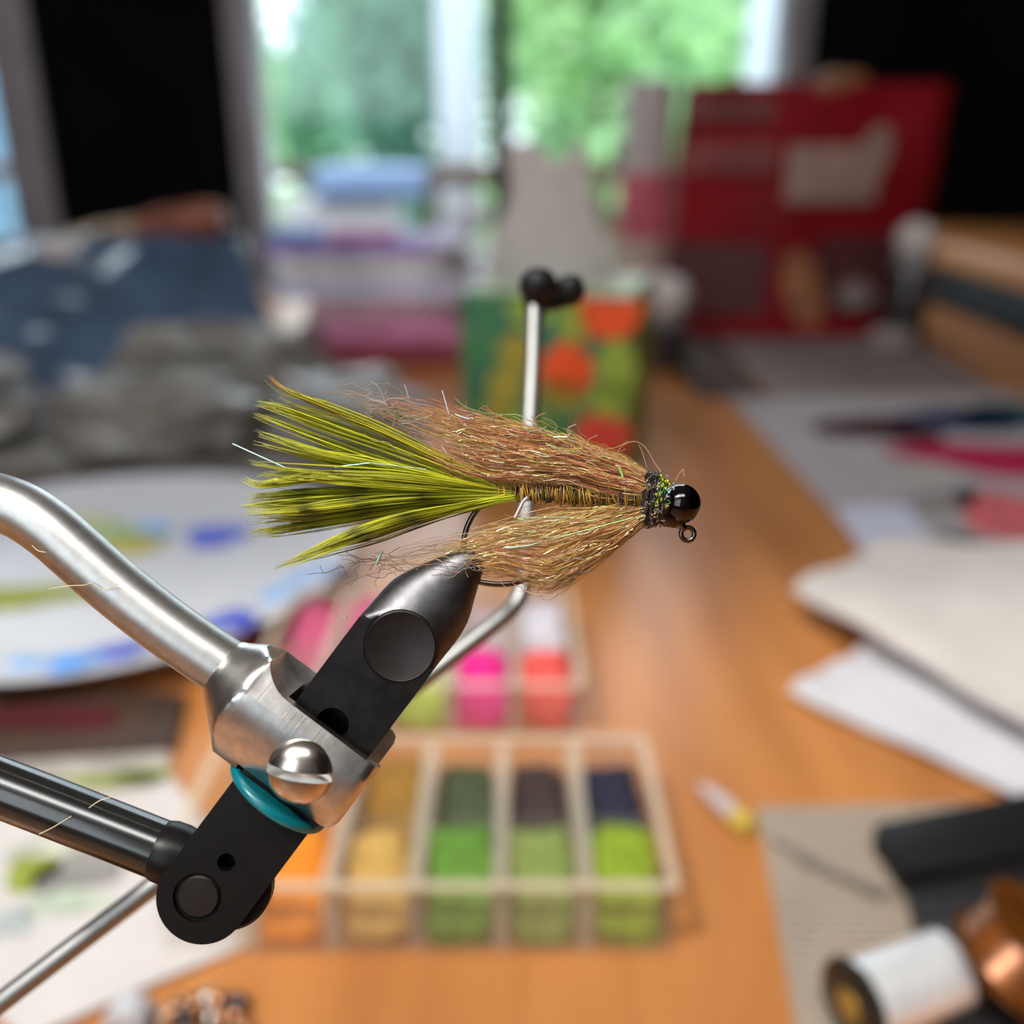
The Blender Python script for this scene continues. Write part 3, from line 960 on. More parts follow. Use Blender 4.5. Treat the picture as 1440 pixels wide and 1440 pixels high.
for wp, cnt, spread, tipc, bars in bund:
    wx = np.array([w[0] for w in wp], float)
    wy = np.array([w[1] for w in wp], float)
    zc = rng.normal(0, 26)
    for k in range(int(cnt * 0.72)):
        base = np.array([v[:2] for v in spline([(x, y, 0) for x, y in wp], 60)])
        tip = int(60 * (rng.random() ** 1.7) * 0.42)
        seg = base[tip:]
        i = np.linspace(0, len(seg) - 1, S)
        x = np.interp(i, np.arange(len(seg)), seg[:, 0])
        y = np.interp(i, np.arange(len(seg)), seg[:, 1])
        u = np.linspace(0, 1, S)                      # 0 tip, 1 base
        env = 0.62 + 0.9 * np.sin(np.pi * np.clip(u, 0, 1) ** 0.7) * (1 - 0.35 * u)
        o1, o2 = rng.normal(0, 0.62), rng.normal(0, 0.6)
        ph, am = rng.random() * 6.28, rng.normal(0, 1.1)
        y = y + o1 * spread * env * (0.50 + 0.50 * u) + am * np.sin(ph + u * 7) * (1 - u)
        x = x + rng.normal(0, 3) * (1 - u)
        y = y + rng.normal(0, 2.2) * np.clip(1 - u * 4, 0, 1) ** 2
        y = y - (o1 * spread * env * (0.50 + 0.50 * u)) * 0.6 * u ** 3
        x = x + rng.uniform(-6, 34) * u ** 6
        z = (zc + o2 * spread * 1.8) * env * (1 - u * 0.75)
        p = px3(x, y, z)
        rad = K * (0.20 + 0.95 * np.clip(u * 3.0, 0, 1)) * rng.uniform(0.55, 1.25)
        g = rng.uniform(0.38, 1.35)
        col = np.array([[0.74, 0.74, 0.035]]) * g * np.ones((S, 1))
        mixc = rng.random()
        col = col * (1 - 0.25 * mixc) + np.array([[0.40, 0.44, 0.03]]) * 0.25 * mixc
        pale = np.array([[0.72, 0.72, 0.42]])
        w = np.clip(1 - u * 5, 0, 1)[:, None] * 0.55
        col = col * (1 - w) + pale * w
        if tipc == 'red':
            w = np.clip(1 - u * 3.2, 0, 1)[:, None]
            tc = np.array([[0.42, 0.05, 0.07]]) if k % 2 else np.array([[0.55, 0.22, 0.08]])
            col = col * (1 - w) + tc * w
            col = col * 0.75 + np.array([[0.50, 0.36, 0.10]]) * 0.25
        if tipc == 'dull':
            col = col * 0.6 + np.array([[0.42, 0.40, 0.18]]) * 0.4
        if bars:
            for bxp, bw_ in ((432, 13), (508, 15), (600, 14)) if bars == 1 else ((505, 12), (575, 14)):
                w = np.exp(-((x - bxp - o1 * 9) / bw_) ** 2)[:, None] * rng.uniform(0.35, 0.95)
                col = col * (1 - w) + np.array([[0.045, 0.045, 0.02]]) * w
        # darker roots where dyed plume meets the shank
        P_.append(p); R_.append(rad); C_.append(col)
        # fine barbules
        for q in range(3):
            j0 = rng.integers(2, S - 7)
            m = np.linspace(0, 1, S)
            jj = j0 - m * rng.uniform(1.5, 4.5)
            bx_ = np.interp(jj, np.arange(S), x)
            by_ = np.interp(jj, np.arange(S), y) + rng.normal(0, 2.0) * m ** 1.3
            bz_ = np.interp(jj, np.arange(S), z) + rng.normal(0, 5) * m
            P_.append(px3(bx_, by_, bz_))
            R_.append(K * 0.26 * (1 - 0.75 * m))
            C_.append(np.repeat(col[j0][None] * rng.uniform(0.8, 1.3), S, 0))
o = strands('tail', P_, R_, np.clip(np.array(C_), 0, 1), m_mara, fly)
tag(o, 'olive yellow marabou plume with dark bars', kind='stuff')

# ---- wing and beard dubbing
def dub_group(n, tx, ty, bx_, by_, xs0, xs1, pal, zspread, curl, vpow=1.0, r0=0.60, startx=(900, 922)):
    P, R, C = [], [], []
    S = 26
    for k in range(n):
        x1 = rng.uniform(*startx)
        x0 = rng.uniform(xs0, xs1)
        xe = x1 if rng.random() < 0.55 else rng.uniform(x0 + 60, x1) if x0 + 60 < x1 else x1
        u = np.linspace(0, 1, S)
        x = xe + (x0 - xe) * u
        v0 = rng.random() ** vpow
        v = v0 + rng.normal(0, 0.10) * u + rng.normal(0, 0.05) * np.sin(u * 4 + rng.random() * 6)
        ytop = np.interp(x, tx, ty)
        ybot = np.interp(x, bx_, by_)
        y = ytop + (ybot - ytop) * v
        f1, f2 = rng.uniform(4, 11), rng.uniform(12, 26)
        y = y + curl * (rng.normal(0, 1.5) * np.sin(f1 * u + rng.random() * 6) + rng.normal(0, 0.7) * np.sin(f2 * u + rng.random() * 6)) * (0.3 + u)
        x = x + curl * rng.normal(0, 2.0) * np.sin(f2 * u * 0.8 + rng.random() * 6) * u
        half = np.abs(ybot - ytop) * 0.5
        zz = np.sqrt(np.clip(1 - (2 * v - 1) ** 2, 0.05, 1)) * half
        z = zz * rng.uniform(-1, 1) * zspread + curl * rng.normal(0, 2.5) * np.sin(f1 * u + 2)
        P.append(px3(x, y, z))
        R.append(K * r0 * rng.uniform(0.55, 1.3) * (1 - 0.5 * u))
        c = np.array(pal[rng.integers(0, len(pal))]) * rng.uniform(0.7, 2.0)
        C.append(np.repeat(c[None], S, 0))
    return P, R, C
pal_up = [(0.80, 0.42, 0.26), (0.82, 0.55, 0.30), (0.72, 0.30, 0.22), (0.66, 0.28, 0.15), (0.70, 0.38, 0.14), (0.55, 0.32, 0.10), (0.58, 0.46, 0.09), (0.66, 0.24, 0.17), (0.74, 0.50, 0.24), (0.54, 0.44, 0.10)]
pal_lo = [(0.80, 0.52, 0.28), (0.82, 0.62, 0.38), (0.62, 0.34, 0.13), (0.66, 0.40, 0.16), (0.52, 0.40, 0.12), (0.56, 0.46, 0.15), (0.66, 0.25, 0.17), (0.74, 0.52, 0.28)]
TX = [500, 540, 600, 660, 740, 800, 850, 885, 905, 925]
TY = [545, 556, 573, 586, 603, 619, 634, 648, 662, 676]
BX = [500, 560, 640, 690, 800, 840, 880, 905, 925]
BY = [600, 632, 668, 681, 684, 696, 705, 705, 702]
A = dub_group(880, TX, TY, BX, BY, 590, 790, pal_up, 0.85, 2.7)
B = dub_group(150, TX, TY, BX, BY, 500, 620, pal_up, 0.7, 2.4, 1.4, 0.34)
TX2 = [500, 560, 640, 700, 780, 850, 905, 925]
TY2 = [788, 776, 760, 742, 722, 710, 706, 704]
BX2 = [500, 560, 620, 700, 770, 800, 860, 900, 925]
BY2 = [800, 806, 800, 804, 826, 812, 776, 742, 728]
C1 = dub_group(470, TX2, TY2, BX2, BY2, 620, 800, pal_lo, 0.85, 2.6)
C2 = dub_group(170, TX2, TY2, BX2, BY2, 520, 660, pal_lo, 0.7, 2.4, 1.0, 0.34)
# loose tuft that hangs under the beard
C3 = dub_group(70, [740, 800, 860], [812, 790, 760], [740, 770, 800, 860], [838, 834, 822, 780], 755, 790, [(0.36, 0.26, 0.08), (0.44, 0.36, 0.16)], 0.8, 0.8, 1.0, 0.4, (800, 860))
PP = [np.concatenate([np.array(g[i]) for g in (A, B)]) for i in range(3)]
tag(strands('wing', PP[0], PP[1], np.clip(PP[2], 0, 1), m_dub, fly), 'tan and rust dubbing swept back over the shank', kind='stuff')
PP = [np.concatenate([np.array(g[i]) for g in (C1, C2, C3)]) for i in range(3)]
tag(strands('beard', PP[0], PP[1], np.clip(PP[2], 0, 1), m_dub, fly), 'tan dubbing swept back under the shank', kind='stuff')

# ---- body: dubbed rope wound round the shank
n = 620
S2 = 12
u = np.linspace(0, 1, S2)
P, R, C = [], [], []
for k in range(n):
    x0 = rng.uniform(686, 912)
    rad0 = np.interp(x0, [692, 720, 800, 912], [8, 12, 14, 15]) * rng.choice([rng.uniform(0.6, 1.1), rng.uniform(0.9, 1.5)], p=[0.75, 0.25])
    ph = rng.random() * 6.28
    ang = ph + u * rng.uniform(1.5, 4)
    x = x0 + rng.normal(0, 7) * u + 5 * u
    y = np.interp(x0, [692, 740, 820, 912], [691, 692, 695, 701]) + rad0 * np.sin(ang)
    z = rad0 * np.cos(ang)
    P.append(px3(x, y, z))
    R.append(np.full(S2, K * 0.8))
    c = [(0.90, 0.58, 0.08), (0.75, 0.45, 0.06), (0.95, 0.72, 0.25), (0.16, 0.08, 0.16), (0.55, 0.40, 0.08)][rng.integers(0, 5)]
    if (x0 // 14) % 3 == 0:
        c = np.array(c) * 0.45
    C.append(np.repeat(np.array(c)[None], S2, 0))
tag(strands('body', P, R, C, m_dub, fly), 'gold and brown wound dubbing body', kind='stuff')
MB().tube([L(690, 693), L(720, 693), L(800, 696), L(900, 702), L(925, 706)], [3.5 * K, 8 * K, 10 * K, 11 * K, 10 * K], 16).build('underbody', mat('brown_thread', (0.16, 0.085, 0.04), 0.7, var=0.4, scale=3000), fly)

# ---- collar of dark peacock-like dubbing behind the bead
P, R, C = [], [], []
for k in range(620):
    x0 = rng.uniform(908, 936)
    cy = 703 + (x0 - 920) * 0.15
    rad0 = np.interp(x0, [906, 915, 928, 938], [34, 39, 33, 22]) * rng.uniform(0.72, 1.04)
    ph = rng.random() * 6.28
    ang = ph + u * rng.uniform(0.3, 1.1)
    lift = 1 + 0.10 * rng.random() * np.sin(u * 3.1)
    x = x0 - 3 * u + rng.normal(0, 3) * np.sin(u * 5) - 0.25 * (rad0 * np.sin(ang)) * 0.3
    y = cy + rad0 * lift * np.sin(ang)
    z = rad0 * lift * np.cos(ang) * 0.9
    P.append(px3(x, y, z))
    R.append(K * rng.uniform(0.55, 1.0) * np.ones(S2))
    r_ = rng.random()
    c = (0.05, 0.035, 0.035) if r_ < 0.62 else (0.13, 0.09, 0.08) if r_ < 0.8 else (0.30, 0.24, 0.22) if r_ < 0.9 else (0.08, 0.10, 0.04)
    if x0 > 926 and -2.4 < math.sin(ph) and rng.random() < 0.45:
        c = [(0.10, 0.34, 0.03), (0.30, 0.50, 0.03), (0.02, 0.16, 0.14)][rng.integers(0, 3)]
    C.append(np.repeat(np.array(c)[None], S2, 0))
tag(strands('collar', P, R, C, m_flash, fly), 'dark sparkling collar with a green hot spot', kind='stuff')
MB().tube([L(900, 703), L(912, 704), L(926, 706), L(940, 708)], [18 * K, 32 * K, 30 * K, 20 * K], 24).build('collar_core', mat('black_thread', (0.025, 0.018, 0.018), 0.6, var=0.4, scale=4000), fly)
# beady sparkle bits on the collar and hot spot
bits = [(932, 674, 4.2, (0.52, 0.72, 0.02)), (938, 678, 3.6, (0.55, 0.75, 0.03)), (931, 683, 3.8, (0.35, 0.62, 0.04)), (937, 686, 3.4, (0.40, 0.66, 0.05)),
        (926, 696, 3.4, (0.40, 0.45, 0.03)), (930, 703, 3.0, (0.35, 0.40, 0.04)), (924, 709, 2.8, (0.42, 0.45, 0.08)), (934, 692, 3.2, (0.02, 0.20, 0.20)),
        (941, 690, 3.4, (0.35, 0.50, 0.60)), (945, 687, 2.8, (0.40, 0.60, 0.60)), (939, 696, 3.0, (0.5, 0.55, 0.6)), (921, 668, 3.0, (0.5, 0.40, 0.34)),
        (931, 663, 2.6, (0.6, 0.4, 0.3)), (918, 678, 2.6, (0.45, 0.40, 0.42)), (914, 682, 2.4, (0.55, 0.45, 0.42)), (910, 677, 2.2, (0.5, 0.42, 0.38)),
        (923, 686, 2.2, (0.6, 0.5, 0.45)), (907, 727, 2.2, (0.6, 0.6, 0.6)), (904, 719, 2.0, (0.5, 0.45, 0.42)), (948, 681, 2.8, (0.45, 0.40, 0.42))]
P, R, C = [], [], []
Sb = 5
ub_ = np.linspace(-1, 1, Sb)
for x, y, r, c in bits + [(rng.uniform(908, 940), rng.uniform(668, 742), 2.0, [(0.5, 0.42, 0.40), (0.30, 0.25, 0.25), (0.45, 0.42, 0.15), (0.16, 0.12, 0.12)][k % 4]) for k in range(46)]:
    dy = y - 704
    zz = math.sqrt(max(0, 37 ** 2 - dy * dy)) * 0.92 * (1.0 if x < 934 else 0.85)
    for q in range(3):
        an = rng.uniform(0, 6.28)
        ln = r * rng.uniform(0.5, 1.1)
        xo, yo = x + rng.normal(0, r * 0.6), y + rng.normal(0, r * 0.6)
        P.append(px3(xo + ln * ub_ * math.cos(an), yo + ln * ub_ * math.sin(an), zz + rng.normal(0, 1) + 1.5 * (1 - ub_ ** 2)))
        R.append(K * r * 0.42 * np.sqrt(np.clip(1.15 - ub_ ** 2, 0.1, 1)))
        C.append(np.repeat((np.array(c) * rng.uniform(0.6, 1.25))[None], Sb, 0))
tag(strands('collar_sparkle', P, R, np.clip(np.array(C), 0, 1), m_flash, fly, 6), 'lime and silver sparkle flecks on the collar', kind='stuff')

# ---- flash strands: short straight glints and long bright fibres
P, R, C = [], [], []
Sf = 10
uf = np.linspace(0, 1, Sf)
def flash_line(x0, y0, x1, y1, z, r, c, bow=0.0):
    x = x0 + (x1 - x0) * uf
    y = y0 + (y1 - y0) * uf + bow * np.sin(np.pi * uf)
    P.append(px3(x, y, np.full(Sf, float(z)))); R.append(np.full(Sf, K * r)); C.append(np.repeat(np.array(c)[None], Sf, 0))
MINT, GOLD, LAV, LIME = (0.55, 0.80, 0.70), (0.75, 0.65, 0.30), (0.62, 0.60, 0.80), (0.55, 0.78, 0.15)
for args in ((327, 624, 402, 658, 25, 1.15, MINT), (622, 549, 633, 588, 20, 1.0, (0.75, 0.78, 0.95), 0), (537, 775, 529, 794, 28, 2.2, MINT),
             (471, 657, 520, 651, 30, 1.2, MINT), (520, 651, 600, 660, 30, 0.8, (0.5, 0.6, 0.55)), (735, 706, 724, 728, 40, 2.8, (0.80, 0.66, 0.62)),
             (742, 699, 735, 706, 40, 2.6, LAV), (722, 728, 735, 731, 38, 1.6, LIME), (735, 729, 800, 727, 38, 1.0, (0.45, 0.6, 0.35)),
             (871, 656, 876, 672, 44, 2.3, (0.42, 0.72, 0.18)), (712, 771, 745, 767, 36, 1.4, MINT), (745, 767, 800, 752, 36, 1.2, (0.45, 0.65, 0.45)),
             (800, 752, 890, 728, 36, 1.1, (0.50, 0.70, 0.30)), (778, 615, 797, 615, 30, 2.0, (0.60, 0.82, 0.45)), (640, 583, 660, 590, 30, 1.4, (0.6, 0.7, 0.72)),
             (797, 607, 826, 624, 30, 0.9, (0.6, 0.42, 0.25)), (840, 625, 850, 637, 30, 0.8, (0.6, 0.42, 0.25)), (575, 560, 569, 540, 10, 0.7, (0.62, 0.62, 0.60))):
    flash_line(*args)
for k in range(210):
    if rng.random() < 0.62:
        tX, tY, bX, bY = TX, TY, BX, BY
    else:
        tX, tY, bX, bY = TX2, TY2, BX2, BY2
    x0 = rng.uniform(620, 900)
    v = rng.random()
    y0 = np.interp(x0, tX, tY) * (1 - v) + np.interp(x0, bX, bY) * v
    ln = rng.uniform(5, 22)
    sl = (np.interp(x0 + ln, tX, tY) - np.interp(x0, tX, tY)) * (1 - v) + (np.interp(x0 + ln, bX, bY) - np.interp(x0, bX, bY)) * v
    half = abs(np.interp(x0, bX, bY) - np.interp(x0, tX, tY)) / 2
    z = half * math.sqrt(max(0.05, 1 - (2 * v - 1) ** 2)) * rng.uniform(0.6, 1.0) + 2
    flash_line(x0, y0, x0 + ln, y0 + sl + rng.normal(0, 3), z, rng.uniform(0.4, 0.85), [(0.80, 0.85, 0.62), GOLD, GOLD, (0.66, 0.80, 0.30), (0.95, 0.72, 0.50), (0.95, 0.85, 0.70), (0.85, 0.72, 0.66)][rng.integers(0, 7)], rng.normal(0, 1))
tag(strands('flash', P, R, C, m_flash, fly, 4), 'pearly mint and gold flash strands', kind='stuff')

# ---- stray fibres
P, R, C = [], [], []
Ss = 24
def stray(pts, z, r, c):
    q = spline([(x, y, 0) for x, y in pts], Ss)
    P.append(px3(np.array([a[0] for a in q]), np.array([a[1] for a in q]), np.linspace(z, z + 6, Ss)))
    R.append(np.full(Ss, K * r)); C.append(np.repeat(np.array(c)[None], Ss, 0))
GR, TN = (0.62, 0.60, 0.58), (0.58, 0.36, 0.20)
for pts, c, r in [([(522, 536), (531, 543), (537, 553), (540, 562), (545, 572)], GR, 0.6), ([(520, 583), (532, 570), (545, 562), (560, 560), (590, 570)], GR, 0.7),
                  ([(452, 552), (480, 553), (505, 562), (540, 566)], TN, 0.6), ([(868, 642), (872, 630), (885, 622), (898, 622), (910, 632), (920, 650), (930, 664)], (0.66, 0.45, 0.25), 0.75),
                  ([(898, 624), (903, 635), (906, 645), (910, 658)], (0.66, 0.45, 0.25), 0.6), ([(950, 675), (957, 664), (961, 661), (962, 670)], (0.75, 0.45, 0.30), 0.9),
                  ([(640, 560), (655, 572), (680, 580), (720, 585), (745, 600)], (0.40, 0.55, 0.25), 0.6), ([(700, 584), (730, 584), (760, 602), (790, 615)], (0.45, 0.60, 0.30), 0.6),
                  ([(465, 833), (471, 845), (467, 858), (476, 868), (486, 872), (488, 864)], (0.60, 0.50, 0.22), 0.6), ([(450, 795), (455, 805), (468, 803), (480, 795), (490, 815)], (0.4, 0.36, 0.25), 0.4),
                  ([(340, 722), (343, 735), (345, 745)], GR, 0.5), ([(386, 684), (400, 688), (420, 693)], (0.6, 0.6, 0.3), 0.6),
                  ([(511, 609), (525, 620), (545, 622), (560, 634), (580, 641)], (0.68, 0.50, 0.34), 0.6), ([(470, 690), (500, 800), (540, 806), (600, 790)], TN, 0.0001)]:
    stray(pts, 18, r, c)
for k in range(240):
    if k % 3:
        x0 = rng.uniform(520, 860); y0 = np.interp(x0, TX, TY) + rng.uniform(-2, 20); s = -1
    else:
        x0 = rng.uniform(480, 840); y0 = np.interp(x0, BX2, BY2) + rng.uniform(-18, 3); s = 1
    a0 = rng.uniform(0, 6.28)
    pts = [(x0, y0)]
    ang = math.pi + rng.normal(0, 0.7)
    for j in range(4):
        ang += rng.normal(0, 0.7)
        pts.append((pts[-1][0] + 14 * math.cos(ang), pts[-1][1] + 6 * math.sin(ang) + s * rng.uniform(-1, 2.4)))
    stray(pts, rng.uniform(-30, 35), rng.uniform(0.35, 0.65), [TN, (0.62, 0.44, 0.28), (0.5, 0.42, 0.16), (0.60, 0.30, 0.22), GR][rng.integers(0, 5)])
tag(strands('stray_fibre', P, R, C, m_dub, fly), 'loose curling dubbing fibres', kind='stuff')

# lint on the vise
for pts, lab, z in ([(45, 767), (55, 775), (70, 777)], 'tiny pale lint fibre on the silver arm near its bend', 2.6), \
                   ([(68, 828), (95, 824), (118, 823), (130, 820), (142, 827), (152, 828), (166, 821)], 'long curling pale lint hair across the silver arm', 3.0), \
                   ([(55, 1173), (75, 1163), (100, 1148)], 'pale lint hair across the glossy black lever', 3.0), \
                   ([(125, 1136), (140, 1126), (158, 1120)], 'pale lint hair on the upper side of the black lever', 2.4):
    q = spline([L(x, y, z) for x, y in pts], 20)
    tag(MB().tube(q, 0.55 * K, 6).build('lint_fibre', mat('lint', (0.75, 0.68, 0.45), 0.6), None), lab, 'lint')

# ================================================================== THINGS ON THE TABLE
# ---- clear compartment boxes with dubbing
m_clear = clear_mat('clear_plastic', (0.985, 0.985, 0.98), 0.06, 0.10, 0.05, (0.92, 0.88, 0.82))
m_wallp = clear_mat('frosted_plastic', (0.98, 0.97, 0.94), 0.06, 0.15, 0.50, (0.97, 0.88, 0.74))

def clump(x0, x1, y0, y1, z0, z1, seed, material, label, group):
    cx, cy, cz = (x0 + x1) / 2, (y0 + y1) / 2, (z0 + z1) / 2
    mb = MB()
    nu, nv = 18, 12
    rings = []
    for i in range(1, nv):
        th = math.pi * i / nv
        ring = []
        for j in range(nu):
            ph = 2 * math.pi * j / nu
            d = Vector((math.sin(th) * math.cos(ph), math.sin(th) * math.sin(ph), math.cos(th)))
            e = 0.44
            s = Vector([math.copysign(abs(q) ** e, q) for q in d])
            nz = noise.noise(d * 2.3 + Vector((seed * 3.1, 0, 0))) * 0.24
            s = s * (1.02 + nz)
            sy_ = max(-1, min(1, s.y))
            slope = 0.30 + 0.70 * min(1, (sy_ + 1) / 1.3)          # heaped against the rear wall
            ring.append(Vector((cx + max(-1, min(1, s.x)) * (x1 - x0) / 2, cy + sy_ * (y1 - y0) / 2, z0 + (z1 - z0) * slope * (max(-1, min(1.1, s.z)) + 1) / 2)))
        rings.append(ring)
    mb.loft(rings)
    o = mb.build('dubbing_clump', material)
    return tag(o, label, 'dubbing', group)

def fluff(name, c, c2=None):
    return mat('fluff_' + name, c, 0.75, var=0.22, scale=220, color2=c2, bump=1.0, bscale=700, trans=0.2)

def comp_box(name, x0, x1, ys, ncol, h, label, cat, rows, group, rotname):
    """Open clear box: floor, outer walls, cross walls and dividers; rows[r][c] = (colour name, colour, fill)."""
    t = thing(name, ((x0 + x1) / 2, (ys[0] + ys[-1]) / 2, TZ), label, cat)
    w = 0.0014
    MB().box((x0, ys[0], TZ), (x1, ys[-1], TZ + 0.0015)).build('box_floor', m_clear, t, smooth=False)
    for (a, b, c, d) in ((x0, x1, ys[0], ys[0] + w), (x0, x1, ys[-1] - w, ys[-1]), (x0, x0 + w, ys[0] + w, ys[-1] - w), (x1 - w, x1, ys[0] + w, ys[-1] - w)):
        MB().box((a, c, TZ + 0.0015), (b, d, TZ + h)).build('side_wall', m_clear, t, smooth=False)
    for y in ys[1:-1]:
        MB().box((x0 + w, y - w / 2, TZ + 0.0015), (x1 - w, y + w / 2, TZ + h * 0.96)).build('cross_wall', m_clear, t, smooth=False)
    cw = (x1 - x0) / ncol
    for i in range(1, ncol):
        MB().box((x0 + i * cw - 0.0021, ys[0] + w, TZ + 0.0015), (x0 + i * cw + 0.0021, ys[-1] - w, TZ + h * 0.98)).build('divider', m_wallp, t, smooth=False)
    # thick rim
    for (a, b, c, d) in ((x0 - 0.001, x1 + 0.001, ys[0] - 0.0015, ys[0] + 0.0015), (x0 - 0.001, x1 + 0.001, ys[-1] - 0.0015, ys[-1] + 0.0015),
                         (x0 - 0.0015, x0 + 0.0015, ys[0], ys[-1]), (x1 - 0.0015, x1 + 0.0015, ys[0], ys[-1])):
        MB().box((a, c, TZ + h), (b, d, TZ + h + 0.001)).build('rim', m_wallp, t, smooth=False)
    sd = 0
    for r, row in enumerate(rows):
        for c, item in enumerate(row):
            sd += 1
            if item is None: continue
            nm, colr, fill = item
            clump(x0 + c * cw + 0.0023, x0 + (c + 1) * cw - 0.0023, ys[r] + 0.0016, ys[r + 1] - 0.0012, TZ + 0.0017, TZ + 0.0017 + (h - 0.002) * fill, sd + len(name),
                  fluff(nm, colr), '%s dubbing clump in the %s' % (nm, rotname[r]), group)
    return t

YA = [0.2095, 0.2400, 0.2790]
comp_box('dubbing_box', -0.0985, 0.0445, YA, 6, 0.0245, 'clear six-column compartment box of green, gold and orange dubbing', 'compartment box',
         [[None, ('bright orange', (0.85, 0.26, 0.015), 0.92), ('pale gold', (0.60, 0.36, 0.10), 0.9), ('grass green', (0.13, 0.29, 0.035), 1.0), ('olive green', (0.24, 0.31, 0.08), 0.95), ('lime green', (0.27, 0.38, 0.02), 1.0)],
          [None, ('rusty orange', (0.55, 0.17, 0.03), 0.8), ('golden brown', (0.34, 0.17, 0.025), 0.8), ('dark moss', (0.07, 0.09, 0.04), 0.7), ('dark brown', (0.055, 0.03, 0.03), 0.7), ('navy', (0.018, 0.016, 0.045), 0.7)]],
         'dubbing clumps in the green box', ['front row of the six-column box', 'back row of the six-column box'])
YB = [0.318, 0.354, 0.402]
comp_box('bright_dubbing_box', -0.100, 0.0260, YB, 5, 0.022, 'clear five-column compartment box of pink, coral and lime dubbing', 'compartment box',
         [[('sky pink', (0.55, 0.16, 0.22), 0.8), ('pink', (0.80, 0.10, 0.28), 0.9), ('pale lime', (0.48, 0.62, 0.10), 0.9), ('hot pink', (0.95, 0.015, 0.30), 0.95), ('coral', (0.95, 0.10, 0.09), 0.95)],
          [('rose', (0.65, 0.10, 0.22), 0.8), ('bubblegum pink', (0.75, 0.16, 0.32), 0.9), ('dusty pink', (0.55, 0.33, 0.36), 0.7), ('pale mauve', (0.55, 0.42, 0.46), 0.7), ('white', (0.74, 0.70, 0.80), 0.85)]],
         'dubbing clumps in the pink box', ['front row of the five-column box', 'back row of the five-column box'])

# ---- white palette plate with paint dabs
pcx = Vector((-0.212, 0.455, TZ))
plate = thing('paint_palette', pcx, 'round white palette plate with blue and olive paint dabs', 'palette')
Rp = 0.127
MB().lathe(pcx, (0, 0, 1), [(0.0, 0.004), (0.07, 0.004), (0.072, 0.0), (0.082, 0.0), (0.085, 0.003), (Rp - 0.004, 0.014), (Rp, 0.0165), (Rp + 0.0005, 0.0178), (Rp - 0.001, 0.0185),
                            (Rp - 0.006, 0.0172), (0.085, 0.0072), (0.07, 0.0062), (0, 0.0062)], 96).build('plate', m_whitep, plate)
def plate_z(x, y):
    r = math.hypot(x - pcx.x, y - pcx.y)
    return float(np.interp(r, [0, 0.07, 0.085, Rp - 0.006, Rp], [0.0062, 0.0062, 0.0072, 0.0172, 0.018]))
def dab(px, py, rx, ry, colr, nm, ang=0.0):
    rx, ry = rx * 1.3, ry * 1.5
    p = T(px, py, 0.012)
    ca, sa = math.cos(ang), math.sin(ang)
    ring0, ring1, ring2 = [], [], []
    for j in range(24):
        t = 2 * math.pi * j / 24
        k = 1 + 0.15 * math.sin(3 * t + px) + 0.08 * math.sin(5 * t + py)
        ux, uy = rx * k * math.cos(t), ry * k * math.sin(t)
        qx, qy = ca * ux - sa * uy, sa * ux + ca * uy
        for ring, s, h in ((ring0, 1.0, 0.0), (ring1, 0.93, 0.0022), (ring2, 0.25, 0.0028)):
            X, Y = p.x + qx * s, p.y + qy * s
            ring.append(Vector((X, Y, TZ + plate_z(X, Y) + h)))
    MB().loft([ring0, ring1, ring2]).build('paint_dab', mat('paint_' + nm, colr, 0.45, var=0.15, scale=150), plate)
CB, UB, PB, OL, YO = (0.03, 0.28, 0.85), (0.015, 0.045, 0.50), (0.18, 0.42, 0.80), (0.26, 0.27, 0.005), (0.42, 0.36, 0.05)
for a in ((107, 943, 0.0085, 0.0075, CB, 'cyan'), (40, 938, 0.005, 0.004, PB, 'pale_blue'), (173, 921, 0.009, 0.008, UB, 'ultramarine', -0.5), (322, 883, 0.012, 0.008, UB, 'ultramarine', -0.6),
          (215, 733, 0.008, 0.006, PB, 'pale_blue'), (302, 742, 0.013, 0.010, (0.06, 0.10, 0.58), 'cobalt'), (20, 826, 0.030, 0.008, OL, 'olive', 0.15), (175, 755, 0.018, 0.008, YO, 'ochre', 0.3),
          (155, 735, 0.012, 0.006, (0.30, 0.45, 0.20), 'soft_green'), (400, 842, 0.008, 0.006, PB, 'pale_blue'), (440, 820, 0.010, 0.006, (0.30, 0.45, 0.75), 'sky'), (100, 725, 0.02, 0.007, (0.55, 0.50, 0.30), 'sand')):
    dab(*a)

# ---- sheets: a helper for thin curved paper from a pixel quad
def sheet_mb(q, th, zfn, nu=20, nv=20):
    """q: four world corners (near-left, far-left, far-right, near-right); zfn adds height."""
    def pt(u, v):
        a = q[0].lerp(q[1], v)
        b = q[3].lerp(q[2], v)
        return a.lerp(b, u)
    mb = MB()
    top = lambda u, v: pt(u, v) + Vector((0, 0, th + zfn(u, v)))
    bot = lambda u, v: pt(u, v) + Vector((0, 0, zfn(u, v)))
    mb.grid(top, nu, nv)
    n = len(mb.v)
    mb.grid(bot, nu, nv)
    W = nv + 1
    edge = [i * W for i in range(nu + 1)] + [nu * W + j for j in range(1, nv + 1)] + [i * W + nv for i in range(nu - 1, -1, -1)] + [j for j in range(nv - 1, 0, -1)]
    for i in range(len(edge)):
        a, b = edge[i], edge[(i + 1) % len(edge)]
        mb.f.append((a, b, b + n, a + n))
    return mb

